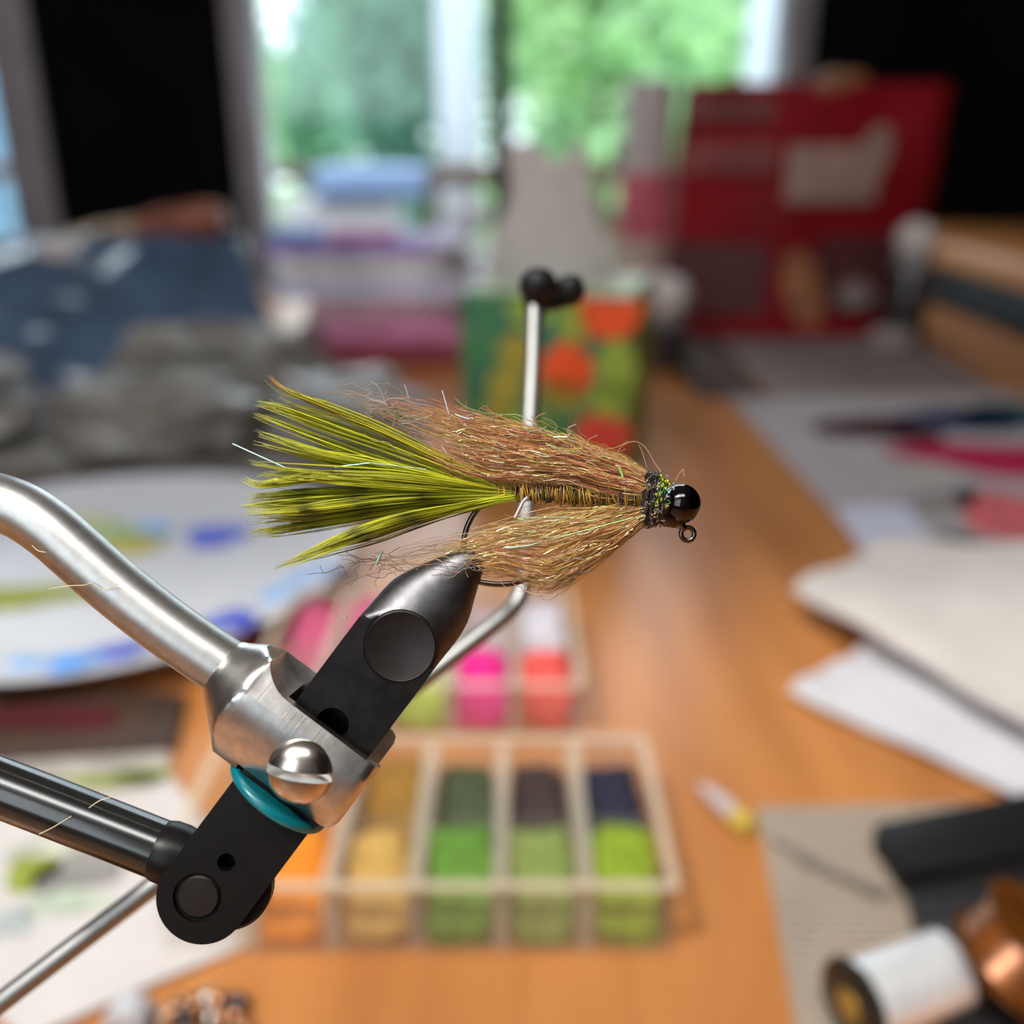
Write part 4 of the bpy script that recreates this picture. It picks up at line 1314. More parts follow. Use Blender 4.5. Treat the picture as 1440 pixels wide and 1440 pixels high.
# lower left: dark booklet partly under the plate, sheet with green marks
q = [T(-230, 1092), T(-150, 985), T(262, 985), T(245, 1060)]
bk = thing('booklet', ((q[0] + q[2]) / 2), 'dark brown booklet lying under the front of the paint palette', 'booklet')
sheet_mb([p.copy() for p in q], 0.004, lambda u, v: 0.0, 2, 2).build('cover', mat('dark_brown_cover', (0.055, 0.03, 0.022), 0.5, var=0.3, scale=40), bk, smooth=False)
c = T(62, 1012, 0.004)
MB().box((c.x - 0.02, c.y - 0.007, TZ + 0.004), (c.x + 0.028, c.y + 0.009, TZ + 0.0044)).build('red_panel', mat('deep_red_print', (0.075, 0.010, 0.014), 0.5, var=0.2, scale=60), bk, smooth=False)
q = [T(-230, 1135), T(-215, 1068), T(238, 1060), T(238, 1110)]
gs = sheet_mb(q, 0.0012, lambda u, v: 0.0, 3, 3).build('grey_card', mat('grey_card', (0.40, 0.36, 0.34), 0.7, var=0.25, scale=60), None, smooth=False)
tag(gs, 'grey card strip between dark booklet and white paper', 'card')
q = [T(40, 1470), T(-320, 1180), T(228, 1078), T(400, 1310)]
ps = thing('paint_test_sheet', (q[0] + q[2]) / 2, 'white paper sheet with olive green paint tests below the palette', 'paper')
sheet_mb(q, 0.0008, lambda u, v: 0.0012 + 0.0006 * math.sin(u * 5), 16, 16).build('paper', mat('sheet_paper', (0.58, 0.53, 0.53), 0.8, var=0.05, scale=20), ps)
def flat_blob(px, py, rx, ry, colr, nm, parent, z, ang=0.0, name='paint_mark', th=0.0004):
    p = T(px, py, z)
    ca, sa = math.cos(ang), math.sin(ang)
    pol = []
    for j in range(28):
        t = 2 * math.pi * j / 28
        k = 1 + 0.14 * math.sin(3 * t + px) + 0.08 * math.sin(5 * t + py)
        ux, uy = rx * k * math.cos(t), ry * k * math.sin(t)
        pol.append(Vector((p.x + ca * ux - sa * uy, p.y + sa * ux + ca * uy, TZ + z)))
    return MB().prism(pol, th).build(name, mat('paint_' + nm, colr, 0.9, var=0.25, scale=90, spec=0.08), parent, smooth=False)
for a in ((150, 1098, 0.020, 0.0035, (0.24, 0.27, 0.05), 'leaf_olive', 0.05), (200, 1090, 0.010, 0.004, (0.22, 0.28, 0.03), 'leaf_green', 0.0),
          (45, 1228, 0.008, 0.008, (0.24, 0.27, 0.05), 'leaf_olive', 0.3), (110, 1225, 0.013, 0.009, (0.30, 0.28, 0.27), 'grey_wash', 0.2), (90, 1270, 0.012, 0.005, (0.48, 0.54, 0.44), 'pale_green_wash', 0.1),
          (10, 1300, 0.008, 0.005, (0.42, 0.45, 0.46), 'blue_grey_wash', 0.1), (60, 1195, 0.012, 0.004, (0.5, 0.5, 0.42), 'sand_wash', 0.1)):
    flat_blob(*a[:6], ps, 0.0027, a[6])

# bottom: small vial with a white cap and loose metal beads
c = T(190, 1432, 0.006)
vl = thing('bead_vial', (c.x, c.y, TZ), 'small clear vial with a rounded white cap on the paper', 'vial')
MB().lathe((c.x - 0.004, c.y - 0.02, TZ + 0.006), (0.15, 1, 0), [(0.0, 0), (0.0048, 0), (0.0055, 0.001), (0.0055, 0.016)], 24).build('tube', m_clear, vl)
MB().lathe((c.x - 0.004 + 0.0023, c.y - 0.0042, TZ + 0.006), (0.15, 1, 0), [(0.006, 0), (0.006, 0.005), (0.0045, 0.0085), (0.002, 0.0102), (0, 0.0105)], 24).build('cap', m_whitep, vl)
mbd = [mat('steel_bead', (0.55, 0.54, 0.53), 0.2, 1.0), mat('gun_bead', (0.10, 0.10, 0.11), 0.25, 1.0), mat('copper_bead', (0.55, 0.27, 0.15), 0.25, 1.0)]
bn = ['silver', 'gunmetal', 'copper']
for i in range(26):
    px, py = random.uniform(222, 345), random.uniform(1400, 1470)
    c = T(px, py, 0.0022)
    if (px - 222) < (1425 - py) * 0.9: continue
    k = random.randrange(3)
    o = MB().lathe((c.x, c.y, TZ), (random.uniform(-.5, .5), random.uniform(-.5, .5), 1),
                   [(0.0006, 0.0), (0.0016, 0.0003), (0.0023, 0.0014), (0.0024, 0.0022), (0.0020, 0.0034), (0.0009, 0.0043), (0.0006, 0.0043)], 16).build('metal_bead', mbd[k])
    o.location.z = TZ - min((v.co.z for v in o.data.vertices))
    tag(o, 'tiny %s metal bead loose beside the capped vial' % bn[k], 'bead', 'loose %s beads beside the vial' % bn[k])

# short brush tip on the wood
a, b = T(985, 1104, 0.004), T(1056, 1166, 0.004)
br = thing('toothpick_brush', (a + b) / 2 - Vector((0, 0, 0.004)), 'short lavender stick with a yellow tip on bare wood', 'stick')
MB().tube([a, a.lerp(b, 0.3), a.lerp(b, 0.72)], [0.0012, 0.0028, 0.0036], 14).build('stick', mat('lavender_plastic', (0.50, 0.42, 0.44), 0.5, var=0.1, scale=100), br)
MB().tube([a.lerp(b, 0.72), b], [0.0038, 0.0036], 14).build('tip', mat('yellow_tip', (0.50, 0.36, 0.06), 0.5, var=0.1, scale=100), br)

# ---- bottom right: barred feather packet, black case, wire spools
q = [T(1122, 1480), T(1064, 1147), T(1560, 1136), T(1660, 1480)]
fp = thing('feather_packet', (q[0] + q[2]) / 2, 'flat packet of grey-brown barred feather fibres under the thread spool', 'feather packet')
sheet_mb(q, 0.0035, lambda u, v: 0.0, 4, 4).build('feathers', stripe_mat('barred_fibres', (0.30, 0.21, 0.14), (0.68, 0.54, 0.42), 110), fp, smooth=False)
q2 = [p + Vector((0, 0, 0.0036)) for p in q]
sheet_mb(q2, 0.0003, lambda u, v: 0.0003 + 0.0008 * abs(noise.noise(Vector((u * 5, v * 5, 2.0)))), 20, 20).build('clear_sleeve', clear_mat('clear_sleeve', (0.95, 0.95, 0.96), 0.07, 0.22, 0.03, (0.8, 0.8, 0.85)), fp)
for k, (ax, ay, bx_, by_) in enumerate(((1085, 1180, 1240, 1265), (1120, 1210, 1265, 1262))):
    a, b = T(ax, ay, 0.005), T(bx_, by_, 0.005)
    MB().tube([a, a.lerp(b, .5), b], [0.0005, 0.0017, 0.0005], 8).build('feather_quill', mat('dark_quill', (0.15, 0.125, 0.11), 0.5), fp)

q = [T(1268, 1262, 0.0045), T(1222, 1192, 0.0045), T(1520, 1128, 0.0045), T(1560, 1215, 0.0045)]
tg = thing('black_case', (q[0] + q[2]) / 2, 'black flat plastic case lying across the feather packet', 'case')
sheet_mb(q, 0.010, lambda u, v: 0.0, 2, 2).build('lid', m_blackp, tg, bevel=0.0015)
q = [T(1330, 1470, 0.0045), T(1272, 1266, 0.0045), T(1560, 1205, 0.0045), T(1640, 1470, 0.0045)]
sheet_mb(q, 0.006, lambda u, v: 0.0, 2, 2).build('tray', mat('dark_grey_plastic', (0.014, 0.012, 0.013), 0.5, var=0.2, scale=60, spec=0.25), tg, bevel=0.001)

def spool(name, base, axis, rf, rc, ln, mflange, mcore, label, hub_mat, cat='thread spool'):
    axis = Vector(axis).normalized()
    t = thing(name, (base.x, base.y, base.z), label, cat)
    s = Vector(base)
    w = ln * 0.09
    MB().lathe(s, axis, [(0.0, 0), (rf * 0.9, 0), (rf, w * 0.3), (rf, w * 0.8), (rf * 0.95, w)], 40).build('flange', mflange, t)
    MB().lathe(s + axis * (ln - w), axis, [(rf * 0.95, 0), (rf, w * 0.3), (rf, w * 0.8), (rf * 0.9, w), (0, w)], 40).build('flange', mflange, t)
    prof = [(rc * 0.3, 0)]
    nn = 18
    for i in range(nn):
        h = (ln - 2 * w) * i / (nn - 1)
        prof.append((rc * (0.985 + 0.03 * (i % 2)), h))
    prof.append((rc * 0.3, ln - 2 * w))
    MB().lathe(s + axis * w, axis, prof, 40).build('winding', mcore, t)
    MB().lathe(s - axis * 0.0004, axis, [(0, 0), (rf * 0.36, 0), (rf * 0.40, 0.0006), (rf * 0.3, 0.0012)], 28).build('hub_label', hub_mat, t)
    return t
ax = Vector((0.93, 0.36, 0.0)).normalized()
r_f = 0.0112
s0 = T(1192, 1415, 0.0048 + r_f)
spool('thread_spool', s0, ax, r_f, 0.0098, 0.034, mat('black_flange', (0.014, 0.012, 0.010), 0.35, var=0.2, scale=100),
      mat('silver_tinsel', (0.80, 0.80, 0.84), 0.28, 0.40, var=0.06, scale=400), 'spool of silver-white thread with black ends and gold hub', mat('gold_hub', (0.36, 0.22, 0.04), 0.4, 0.5))
s1 = T(1402, 1330, 0.024)
spool('wire_spool', Vector((s1.x, s1.y - 0.008, s1.z)), (0.55, -0.1, 1.0), 0.0165, 0.0145, 0.014, mat('amber_plastic', (0.10, 0.030, 0.004), 0.18, var=0.4, scale=120, coat=0.5),
      mat('copper_wire', (0.17, 0.05, 0.008), 0.3, 0.3, var=0.5, scale=200), 'amber spool of copper wire on the black case', m_blackp, 'wire spool')

# ---- right: paper towel, painting sheets
def towel(z0, amp, sd):
    return lambda u, v: z0 + amp * (0.5 + 0.5 * noise.noise(Vector((u * 2.2 + sd, v * 2.2, sd)))) + 0.004 * (1 - min(1, min(u, 1 - u, v, 1 - v) * 6)) * noise.noise(Vector((u * 4, v * 4, sd + 5)))
q = [T(1470, 1150), T(1108, 985), T(1235, 905), T(1650, 960)]
tag(sheet_mb(q, 0.0015, towel(0.001, 0.005, 3.0), 26, 26).build('paper_towel', mat('towel_under', (0.58, 0.56, 0.61), 0.9, var=0.04, scale=40, bump=0.6, bscale=300)),
    'white paper towel layer with a curved edge under another towel', 'paper towel')
q = [T(1500, 1085, 0.008), T(1112, 852, 0.008), T(1245, 782, 0.008), T(1640, 800, 0.008)]
tag(sheet_mb(q, 0.002, towel(0.002, 0.012, 7.0), 26, 26).build('paper_towel', mat('towel_top', (0.57, 0.515, 0.50), 0.9, var=0.06, scale=30, bump=0.6, bscale=300)),
    'creased off-white paper towel lying uppermost beside bare wood', 'paper towel')

q = [T(1262, 822), T(1025, 560), T(1420, 552), T(1900, 800)]
art = thing('watercolour_sheet', (q[0] + q[2]) / 2, 'watercolour sheet darkened as shaded, with maroon, navy and crimson painted shapes', 'painting')
sheet_mb(q, 0.001, lambda u, v: 0.0, 4, 4).build('paper', mat('shaded_paper', (0.36, 0.32, 0.33), 0.9, var=0.06, scale=15), art, smooth=False)  # grey of the paper is shade put into its colour
for a in ((1235, 604, 0.050, 0.034, (0.045, 0.008, 0.014), 'maroon', -0.25), (1350, 590, 0.050, 0.036, (0.012, 0.025, 0.075), 'navy', 0.1), (1425, 583, 0.04, 0.042, (0.03, 0.065, 0.08), 'dark_teal', 0.0),
          (1400, 645, 0.066, 0.040, (0.40, 0.018, 0.07), 'crimson', -0.25), (1428, 725, 0.036, 0.044, (0.60, 0.13, 0.14), 'salmon', -0.2), (1400, 776, 0.030, 0.010, (0.015, 0.022, 0.045), 'ink', -0.9),
          (1320, 705, 0.038, 0.016, (0.25, 0.22, 0.21), 'grey_brown', 0.5), (1300, 665, 0.02, 0.007, (0.42, 0.40, 0.30), 'pale_olive', 0.0)):
    flat_blob(*a[:6], art, 0.0011, a[6], 'painted_shape', 0.0003)
q = [T(1236, 812, 0.0015), T(1172, 715, 0.0015), T(1275, 712, 0.0015), T(1330, 790, 0.0015)]
tag(sheet_mb(q, 0.0008, lambda u, v: 0.0002, 3, 3).build('paper_scrap', mat('lavender_paper', (0.55, 0.55, 0.68), 0.8, var=0.04, scale=20), None, smooth=False),
    'small lavender-white paper scrap on the corner of the painting', 'paper scrap')
q = [T(1090, 556), T(1010, 478), T(1262, 470), T(1400, 548)]
tag(sheet_mb(q, 0.002, lambda u, v: 0.0, 3, 3).build('grey_mat', mat('taupe_mat', (0.20, 0.165, 0.165), 0.85, var=0.12, scale=25), None, smooth=False),
    'taupe grey mat in front of the red bag', 'mat')
q = [T(985, 562), T(905, 470), T(1000, 470), T(1085, 560)]  # dark sheet stands in for the shadow cast by the tissue box
tag(sheet_mb(q, 0.0015, lambda u, v: 0.0, 3, 3).build('box_shadow_sheet', mat('box_shadow_brown', (0.060, 0.035, 0.024), 0.7, var=0.2, scale=25), None, smooth=False),
    'dark brown sheet painted as the tissue box shadow beside the grey mat', 'card')

# ---- tissue box with a tissue
bxr = math.radians(-14)
tw, td, thh = 0.110, 0.110, 0.127
fl_c = PY(764, 520, 0.605)
bcx = Vector((fl_c.x + 0.0135, 0.605 + td / 2, TZ))
MT = Matrix.Translation(bcx) @ Matrix.Rotation(bxr, 4, 'Z')
tbx = thing('tissue_box', bcx, 'green cardboard tissue box printed with orange flowers', 'tissue box')
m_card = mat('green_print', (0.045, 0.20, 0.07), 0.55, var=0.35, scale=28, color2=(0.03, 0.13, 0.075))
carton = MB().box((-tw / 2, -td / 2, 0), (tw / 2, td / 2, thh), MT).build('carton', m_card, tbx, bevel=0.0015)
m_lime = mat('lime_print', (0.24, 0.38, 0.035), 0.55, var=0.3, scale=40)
def on_front(cx, cz, rx, rz, colr, nm, half=False, y=-td / 2, seg=26):
    pol = []
    for j in range(seg):
        t = 2 * math.pi * j / seg
        k = 1 + 0.06 * math.sin(5 * t)
        zz = cz + rz * k * math.sin(t)
        if half: zz = min(zz, thh - 0.002)
        pol.append(MT @ Vector((cx + rx * k * math.cos(t), y - 0.0004, zz)))
    MB().prism(pol, 0.0003, MT.to_3x3() @ Vector((0, -1, 0))).build('printed_flower', mat('print_' + nm, colr, 0.55, var=0.12, scale=50), carton, smooth=False)
def fp_(px, py):
    p = PY(px, py, 0.60)
    l = MT.inverted() @ p
    return l.x, l.z
OR, RD, YE, LM = (0.80, 0.085, 0.008), (0.62, 0.05, 0.03), (0.36, 0.30, 0.03), (0.30, 0.42, 0.05)
for (px, py, rx, rz, c, nm, hf) in ((858, 418, 0.022, 0.026, OR, 'orange', True), (796, 524, 0.0165, 0.019, OR, 'orange', False), (848, 612, 0.018, 0.017, RD, 'red', False),
                                    (722, 500, 0.013, 0.012, YE, 'ochre', False), (705, 548, 0.012, 0.012, YE, 'ochre', False), (740, 440, 0.014, 0.010, LM, 'lime', False),
                                    (868, 520, 0.012, 0.020, LM, 'lime', False), (805, 455, 0.010, 0.012, LM, 'lime', False), (790, 556, 0.015, 0.010, YE, 'ochre', False),
                                    (690, 585, 0.010, 0.008, YE, 'ochre', False), (860, 560, 0.012, 0.012, LM, 'lime', False), (735, 600, 0.016, 0.008, LM, 'lime', False)):
    x, z = fp_(px, py)
    on_front(x, z, rx, rz, c, nm, hf)
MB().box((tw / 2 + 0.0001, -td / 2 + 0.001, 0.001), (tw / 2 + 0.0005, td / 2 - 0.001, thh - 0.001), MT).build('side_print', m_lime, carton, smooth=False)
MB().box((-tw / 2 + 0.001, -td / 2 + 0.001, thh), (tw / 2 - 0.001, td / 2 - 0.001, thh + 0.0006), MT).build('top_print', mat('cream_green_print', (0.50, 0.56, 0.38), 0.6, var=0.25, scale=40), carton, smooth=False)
# tissue: pleated cone
rings = []
for i in range(15):
    v = i / 14
    h = thh + 0.001 + v * 0.080
    rx = 0.039 * (1 - v) + 0.021 * v + 0.003 * math.sin(v * 7)
    ry = 0.016 * (1 - v) + 0.006 * v
    off = -0.008 - 0.006 * v
    ring = []
    for j in range(40):
        t = 2 * math.pi * j / 40
        k = 1 + 0.16 * math.sin(5 * t + 1.5 * v) * (0.5 + v) + 0.08 * math.sin(9 * t + 3 * v)
        hh = h + (0.008 * math.sin(3 * t + 1) if i == 14 else 0) * 1.0
        ring.append(MT @ Vector((off + rx * k * math.cos(t), 0.0 + ry * k * math.sin(t), hh)))
    rings.append(ring)
tag(MB().loft(rings).build('tissue', mat('tissue_paper', (0.62, 0.58, 0.57), 0.9, trans=0.3, var=0.03, scale=40)), 'crumpled white tissue standing up out of the green box', 'tissue')

# ---- stacked colourful packets left of the tissue box
packs = [
    # near-left px, far-left px, far-right px, near-right px at z, z0, thickness, colour, label, category
    ((400, 540), (395, 470), (640, 470), (655, 540), 0.000, 0.016, (0.26, 0.05, 0.07), 'dark red packet at the bottom of the stack'),
    ((470, 522), (450, 452), (650, 452), (670, 522), 0.017, 0.016, (0.58, 0.22, 0.40), 'mauve pink packet in the stack beside the tissue box'),
    ((430, 500), (420, 440), (610, 440), (625, 500), 0.034, 0.013, (0.48, 0.28, 0.32), 'dusty rose packet in the stack beside the tissue box'),
    ((385, 452), (380, 408), (670, 408), (680, 452), 0.048, 0.016, (0.56, 0.54, 0.68), 'pale lavender packet in the stack beside the tissue box'),
    ((395, 420), (395, 385), (650, 385), (660, 420), 0.065, 0.012, (0.66, 0.62, 0.60), 'off-white packet in the stack beside the tissue box'),
    ((370, 392), (378, 358), (640, 350), (650, 392), 0.078, 0.013, (0.36, 0.26, 0.52), 'purple packet topmost in the stack beside the tissue box'),
]
for i, (a, b, c, d_, z0, th, colr, lab) in enumerate(packs):
    y0 = [1.0, 1.0, 1.0, 1.02, 1.03, 1.05][i]
    # all lie on one another: same footprint depth, own width and turn
    xl = PY(a[0], a[1], y0).x
    xr = PY(d_[0], d_[1], y0).x
    dpt = [0.20, 0.19, 0.19, 0.17, 0.17, 0.16][i]
    z0, th = z0 * 1.28, th * 1.28
    o = rbox((xl, y0 - 0.02 + 0.004 * i, TZ + z0 + 0.0005), (xr, y0 + dpt, TZ + z0 + th), 0, math.radians([2, -3, 4, -2, 1, 3][i])).build('craft_packet', mat('packet_%d' % i, colr, 0.6, var=0.25, scale=30, spec=0.2), None, bevel=0.002)
    tag(o, lab, 'packet', 'stacked packets beside the tissue box')
p0 = PY(408, 372, 1.05)
bl = MB().box((p0.x - 0.022, 1.055, TZ + 0.1170), (p0.x + 0.03, 1.11, TZ + 0.1275))
tag(bl.build('craft_packet', mat('blue_pack', (0.10, 0.24, 0.58), 0.6, var=0.2, scale=30, spec=0.2), None, bevel=0.002), 'small blue packet on the left end of the purple packet', 'packet')
p0 = PY(500, 372, 1.05)
bl = MB().box((p0.x - 0.028, 1.06, TZ + 0.1170), (p0.x + 0.04, 1.13, TZ + 0.1265))
tag(bl.build('craft_packet', mat('pink_pack', (0.45, 0.15, 0.32), 0.6, var=0.2, scale=30, spec=0.2), None, bevel=0.002), 'small pink packet on the purple packet', 'packet')
# cream card lying on the stack
q = [PY(598, 424, 0.985), PY(640, 398, 1.06), PY(722, 388, 1.06), PY(700, 424, 0.985)]
q = [Vector((p.x, p.y, TZ)) for p in q]
tag(sheet_mb(q, 0.003, lambda u, v: 0.1172 + 0.002 * u, 4, 4).build('cream_card', mat('cream_card', (0.50, 0.50, 0.42), 0.7, var=0.1, scale=30), None), 'cream card lying on the purple packet behind the tissue box', 'card')

# ---- left: crumpled grey plastic bags
def crumple(c, sx, sy, sz, seed, rough=0.22, nu=64, nv=40, e=0.7):
    rings = []
    for i in range(1, nv):
        th = math.pi * i / nv
        ring = []
        for j in range(nu):
            ph = 2 * math.pi * j / nu
            d = Vector((math.sin(th) * math.cos(ph), math.sin(th) * math.sin(ph), math.cos(th)))
            s = Vector([math.copysign(abs(k) ** e, k) for k in d])
            r = 1 + rough * (noise.noise(d * 2.0 + Vector((seed, 0, 0))) + 0.7 * abs(noise.noise(d * 4.6 + Vector((0, seed, 0)))) + 0.12 * noise.noise(d * 10 + Vector((0, 0, seed))))
            p = Vector((s.x * sx * r, s.y * sy * r, s.z * sz * r))
            p.z = max(p.z, -sz * 0.98)
            ring.append(Vector(c) + p + Vector((0, 0, sz * 0.98)))
        rings.append(ring)
    return MB().loft(rings)
m_bag = mat('grey_plastic_bag', (0.27, 0.245, 0.22), 0.30, var=0.25, scale=18, coat=0.3, trans=0.30)
m_bag2 = mat('silver_grey_bag', (0.34, 0.32, 0.305), 0.28, var=0.25, scale=22, coat=0.3, trans=0.30)
c = T(120, 640); tag(crumple((-0.265, 0.680, TZ + 0.0007), 0.070, 0.040, 0.027, 3.3, 0.30).build('plastic_bag', m_bag), 'crumpled grey plastic bag behind the paint palette', 'plastic bag')
c = T(340, 620); tag(crumple((-0.125, 0.715, TZ + 0.0007), 0.052, 0.045, 0.024, 8.1, 0.32).build('plastic_bag', m_bag2), 'crumpled silver-grey plastic bag beside the dark red packet', 'plastic bag')
c = T(20, 600); tag(crumple((-0.44, 0.715, TZ + 0.0007), 0.070, 0.050, 0.030, 5.7, 0.28).build('plastic_bag', m_bag2), 'crumpled pale grey plastic bag beside the black glossy bag', 'plastic bag')
c = T(210, 560); tag(crumple((-0.245, 0.788, TZ + 0.0007), 0.082, 0.028, 0.036, 12.4, 0.30).build('plastic_bag', m_bag), 'narrow crumpled grey bag between other grey bags and the black bag', 'plastic bag')
q = [Vector((-0.60, 0.632, TZ)), Vector((-0.66, 0.845, TZ)), Vector((-0.075, 0.845, TZ)), Vector((-0.06, 0.632, TZ))]
tag(sheet_mb(q, 0.0006, lambda u, v: 0.0, 6, 6).build('plastic_sheet', mat('grey_sheet_plastic', (0.26, 0.24, 0.22), 0.35, var=0.3, scale=20)), 'flat grey plastic sheet under the crumpled grey bags', 'plastic sheet')
# dark strip standing in for the shadow in front of the bags
MBt = MB().box((-0.46, 0.575, TZ), (-0.10, 0.625, TZ + 0.006))
tag(MBt.build('bag_shadow_strip', mat('bag_shadow_brown', (0.07, 0.035, 0.02), 0.5, var=0.3, scale=30), None, bevel=0.001), 'dark brown strip painted as the shadow between palette and grey bags', 'shadow strip')

# ---- left: black glossy bag (wedge with wrinkles), brush on top
xA, xB = -0.62, -0.205
def wedge(u, v):
    # u across, v from the near bottom edge to the far top edge
    x = (1 - u) * (xA + 0.02 * v) + u * (xB - 0.085 * v)
    y = 0.865 + 0.19 * v
    z = TZ + 0.022 + 0.102 * v ** 0.9
    n = noise.noise(Vector((u * 4.5, v * 4.0, 3.3))) * 0.010 + noise.noise(Vector((u * 11, v * 9, 1.1))) * 0.004
    z += n * math.sin(math.pi * min(1, max(0, u))) ** 0.5
    return Vector((x, y, z))
wb_ = MB()
NU, NV = 44, 24
rings = []
for i in range(NU + 1):
    u = i / NU
    col = [wedge(u, j / NV) for j in range(NV + 1)]
    far = col[-1] + Vector((0, 0.03, -0.01))
    nearb = Vector((col[0].x, col[0].y - 0.006, TZ + 0.0005))
    rings.append([nearb] + col + [far, Vector((far.x, far.y + 0.01, TZ + 0.0005))])
wb_.loft(rings)
tag(wb_.build('glossy_bag', mat('sky_tinted_vinyl', (0.05, 0.09, 0.16), 0.20, var=0.3, scale=14, coat=0.6), None, angle=70), 'black glossy vinyl bag tinted blue as sky reflection, with a sloping wrinkled front', 'bag')  # blue of the reflected sky is put into the base colour
b0, b1, b2 = PY(88, 340, 1.10), PY(195, 322, 1.10), PY(318, 305, 1.10)
brs = thing('hand_brush', (b1.x, 1.07, b0.z - 0.01), 'wooden brush with beige handle and red-brown head on the black bag', 'brush')
MB().tube([b0, b0.lerp(b1, 0.5), b1], [0.009, 0.0125, 0.013], 18).build('handle', mat('beige_wood', (0.42, 0.30, 0.19), 0.5, var=0.15, scale=30), brs)
MB().tube([b1, b1.lerp(b2, 0.3), b1.lerp(b2, 0.8), b2], [0.013, 0.018, 0.019, 0.012], 18).build('head', mat('red_brown_wood', (0.24, 0.06, 0.025), 0.45, var=0.2, scale=30), brs)
bb = PY(80, 352, 1.03)
tag(crumple((bb.x, 1.04, bb.z - 0.02), 0.024, 0.018, 0.014, 2.2, 0.2, 20, 12).build('paper_ball', mat('paper_wad', (0.55, 0.47, 0.47), 0.9)), 'small pinkish white paper wad next to the beige brush handle', 'paper ball')

# ---- right rear: red bag, bottle, cotton balls
ybag = 1.16
pl, pm, prr = PY(948, 452, ybag), PY(1110, 452, ybag - 0.05), PY(1278, 452, ybag)
ztop = PY(1110, 118, ybag).z
bag = thing('red_food_bag', (pm.x, ybag + 0.03, TZ), 'dark red printed food bag standing before the shaded wall', 'food bag')
m_red = mat('dark_red_foil', (0.22, 0.003, 0.009), 0.65, var=0.2, scale=9, spec=0.2)
lx, rx_ = pl.x, prr.x
rings = []
for i in range(21):
    v = i / 20
    z = TZ + 0.0005 + v * (ztop - TZ)
    dep = 0.105 * (1 - v ** 2.2) + 0.008
    tapl = 0.0 + 0.0 * v
    ex = 0.012 * v
    ring = []
    xl, xr = lx, rx_ + 0.010 * v
    fn = [(xl, 0.0), (xl + 0.02, -0.012), ((xl + pm.x) / 2, -0.030 * (1 - v * 0.6)), (pm.x, -0.045 * (1 - v * 0.5)), ((xr + pm.x) / 2, -0.032 * (1 - v * 0.6)), (xr - 0.02, -0.012), (xr, 0.0)]
    pts = spline([(x, y, 0) for x, y in fn], 25)
    for p in pts:
        w = 0.004 * noise.noise(Vector((p.x * 20, v * 5, 4.0)))
        ring.append(Vector((p.x, ybag + p.y + w, z)))
    for p in reversed(pts):
        ring.append(Vector((p.x, ybag + dep + 0.3 * abs(p.y), z)))
    rings.append(ring)
pouch = MB().loft(rings).build('pouch', m_red, bag, angle=60)
def on_bag(px, py, rx, rz, colr, nm, seg=24, shape=None, ang=0.0):
    p = PY(px, py, ybag - 0.04)
    pol = []
    for j in range(seg):
        t = 2 * math.pi * j / seg
        if shape == 'box':
            a = max(-1, min(1, 1.5 * math.cos(t))); b = max(-1, min(1, 1.5 * math.sin(t)))
        else:
            a, b = math.cos(t), math.sin(t)
        ux, uz = a * rx, b * rz
        X = p.x + ux * math.cos(ang) - uz * math.sin(ang)
        Z = p.z + ux * math.sin(ang) + uz * math.cos(ang)
        pol.append(Vector((X, ybag - 0.052, Z)))
    # print follows the bulge of the pouch
    v = (p.z - TZ) / (ztop - TZ)
    fx = np.array([lx, lx + 0.02, (lx + pm.x) / 2, pm.x, (rx_ + pm.x) / 2, rx_ - 0.02, rx_ + 0.01])
    fy = np.array([0, -0.012, -0.030 * (1 - v * 0.6), -0.045 * (1 - v * 0.5), -0.032 * (1 - v * 0.6), -0.012, 0])
    cpt = Vector((p.x, 0, p.z))
    mb = MB()
    rings = []
    for s in (1.0, 0.7, 0.4, 0.1):
        rings.append([Vector((cpt.x + (q.x - cpt.x) * s, ybag + float(np.interp(cpt.x + (q.x - cpt.x) * s, fx, fy)) - 0.0075, cpt.z + (q.z - cpt.z) * s)) for q in pol])
    rr2 = [[q + Vector((0, 0.002, 0)) for q in r] for r in rings]
    mb.loft(rr2[::-1] + rings)
    mb.build('printed_patch', mat('bagprint_' + nm, colr, 0.6, var=0.2, scale=25), pouch, smooth=True)
on_bag(1030, 152, 0.048, 0.013, (0.15, 0.03, 0.03), 'brownish', shape='box')
on_bag(1030, 222, 0.052, 0.016, (0.22, 0.04, 0.04), 'rust', shape='box')
on_bag(1010, 395, 0.055, 0.040, (0.085, 0.018, 0.020), 'dark_brown', shape='box')
on_bag(1205, 390, 0.050, 0.045, (0.04, 0.011, 0.013), 'dark_brown', shape='box')
on_bag(1175, 245, 0.052, 0.030, (0.33, 0.21, 0.18), 'greyish_cream', shape='box')
on_bag(1235, 220, 0.018, 0.034, (0.33, 0.21, 0.18), 'greyish_cream', ang=-0.3)
on_bag(1128, 408, 0.022, 0.048, (0.34, 0.13, 0.06), 'tan', ang=0.35)
on_bag(1205, 415, 0.022, 0.016, (0.26, 0.21, 0.20), 'pale_grey')
MB().tube([PY(1130, 132, ybag - 0.01), PY(1170, 118, ybag - 0.012), PY(1215, 112, ybag - 0.008)], [0.008, 0.014, 0.008], 12).build('seal_clip', mat('tan_clip', (0.26, 0.105, 0.045), 0.5), bag)

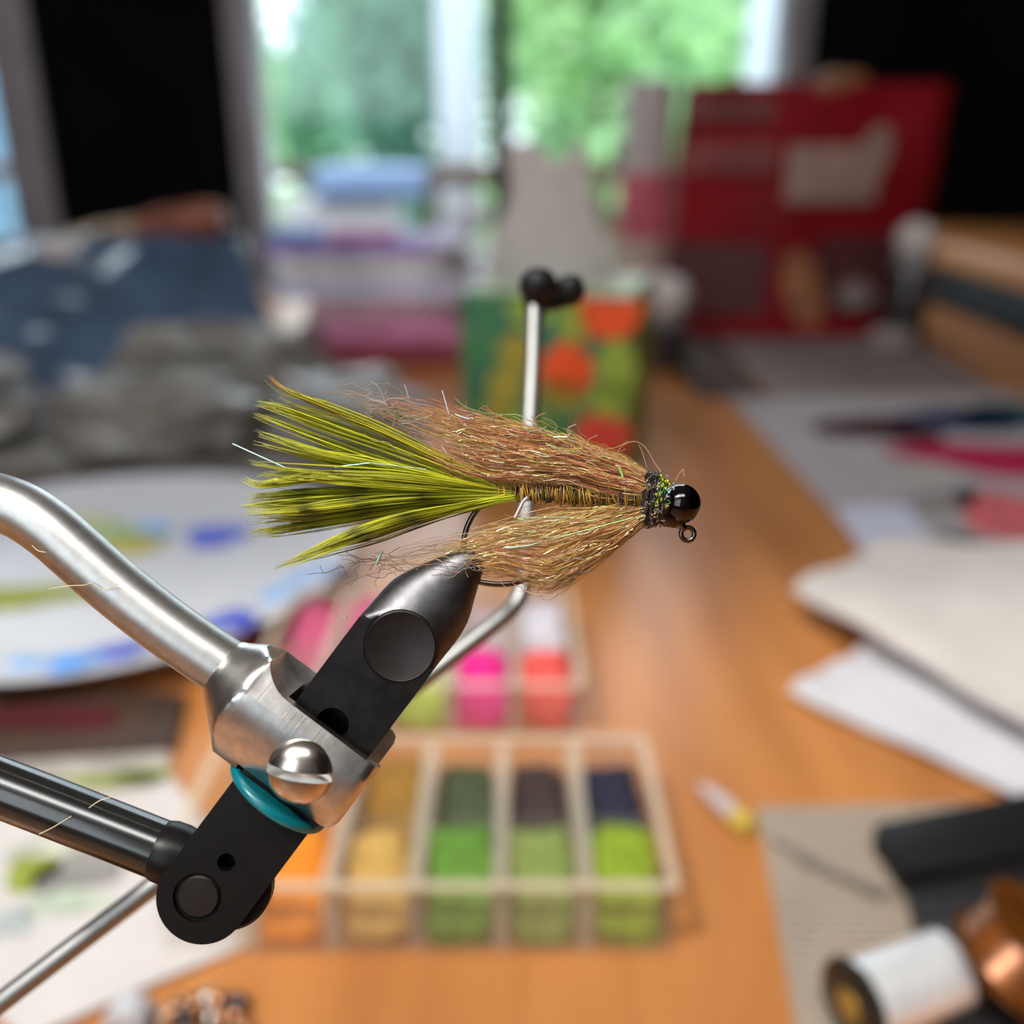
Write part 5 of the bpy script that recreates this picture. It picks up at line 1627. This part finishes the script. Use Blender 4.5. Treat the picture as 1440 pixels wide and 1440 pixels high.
# white bottle with pink label behind the tissue
yb = 1.40
bo = PY(906, 300, yb)
zt2 = PY(905, 112, yb).z
bt = thing('lotion_bottle', (bo.x, yb, TZ), 'tall white bottle with a pink label between tissue and red bag', 'bottle')
hB = zt2 - TZ
MB().lathe((bo.x, yb, TZ), (0, 0, 1), [(0, 0), (0.033, 0), (0.036, 0.004), (0.036, hB * 0.52), (0.035, hB * 0.56), (0.034, hB * 0.60), (0.034, hB * 0.98), (0.031, hB), (0, hB)], 40).build('bottle_body', mat('greyish_white_plastic', (0.50, 0.48, 0.47), 0.45), bt)
zl0, zl1 = PY(880, 335, yb).z, PY(880, 242, yb).z
MB().lathe((bo.x, yb, zl0), (0, 0, 1), [(0.0355, 0), (0.0368, 0.0005), (0.0368, zl1 - zl0 - 0.001), (0.0355, zl1 - zl0)], 40, False).build('label', mat('pink_label', (0.52, 0.12, 0.17), 0.5, var=0.5, scale=40), bt)
for px, py, r, lab in ((1288, 338, 0.021, 'white cotton ball on a dark jar beside the red bag'), (938, 418, 0.023, 'white cotton ball on the table left of the red bag'),
                       (892, 405, 0.014, 'small white cotton ball beside the green tissue box')):
    yy = 1.08 if px > 1000 else 0.98 if px > 900 else 0.84
    c = PY(px, py, yy)
    if c.z - r - TZ > 0.02:
        jr = thing('dark_jar', (c.x, c.y, TZ), 'dark jar holding up a white cotton ball, by the bag' if px > 1000 else 'short dark jar under a cotton ball beside the tissue box' if px < 900 else 'dark jar under a cotton ball left of the red bag', 'jar')
        hj = c.z - r * 0.8 - TZ
        MB().lathe((c.x, c.y, TZ), (0, 0, 1), [(0, 0), (r * 1.0, 0), (r * 1.05, 0.003), (r * 1.05, hj * 0.75), (r * 0.85, hj * 0.85)], 28).build('jar_body', mat('smoked_glass', (0.035, 0.03, 0.035), 0.15, coat=0.4), jr)
        MB().lathe((c.x, c.y, TZ + hj * 0.85), (0, 0, 1), [(r * 0.9, 0), (r * 0.92, 0.001), (r * 0.92, hj * 0.14), (0, hj * 0.15)], 28).build('jar_lid', mat('grey_lid', (0.25, 0.25, 0.27), 0.4), jr)
    tag(crumple((c.x, c.y, c.z - r), r, r, r, px * 0.1, 0.12, 22, 14, 1.0).build('cotton_ball', mat('cotton', (0.62, 0.58, 0.56), 0.95, var=0.05, scale=80)), lab, 'cotton ball')
c = T(1195, 462)
tag(crumple((c.x, 1.06, TZ), 0.022, 0.014, 0.012, 4.4, 0.25, 22, 14).build('paper_ball', mat('grey_paper_wad', (0.30, 0.26, 0.25), 0.8)), 'small grey paper wad at the foot of the red bag', 'paper ball')
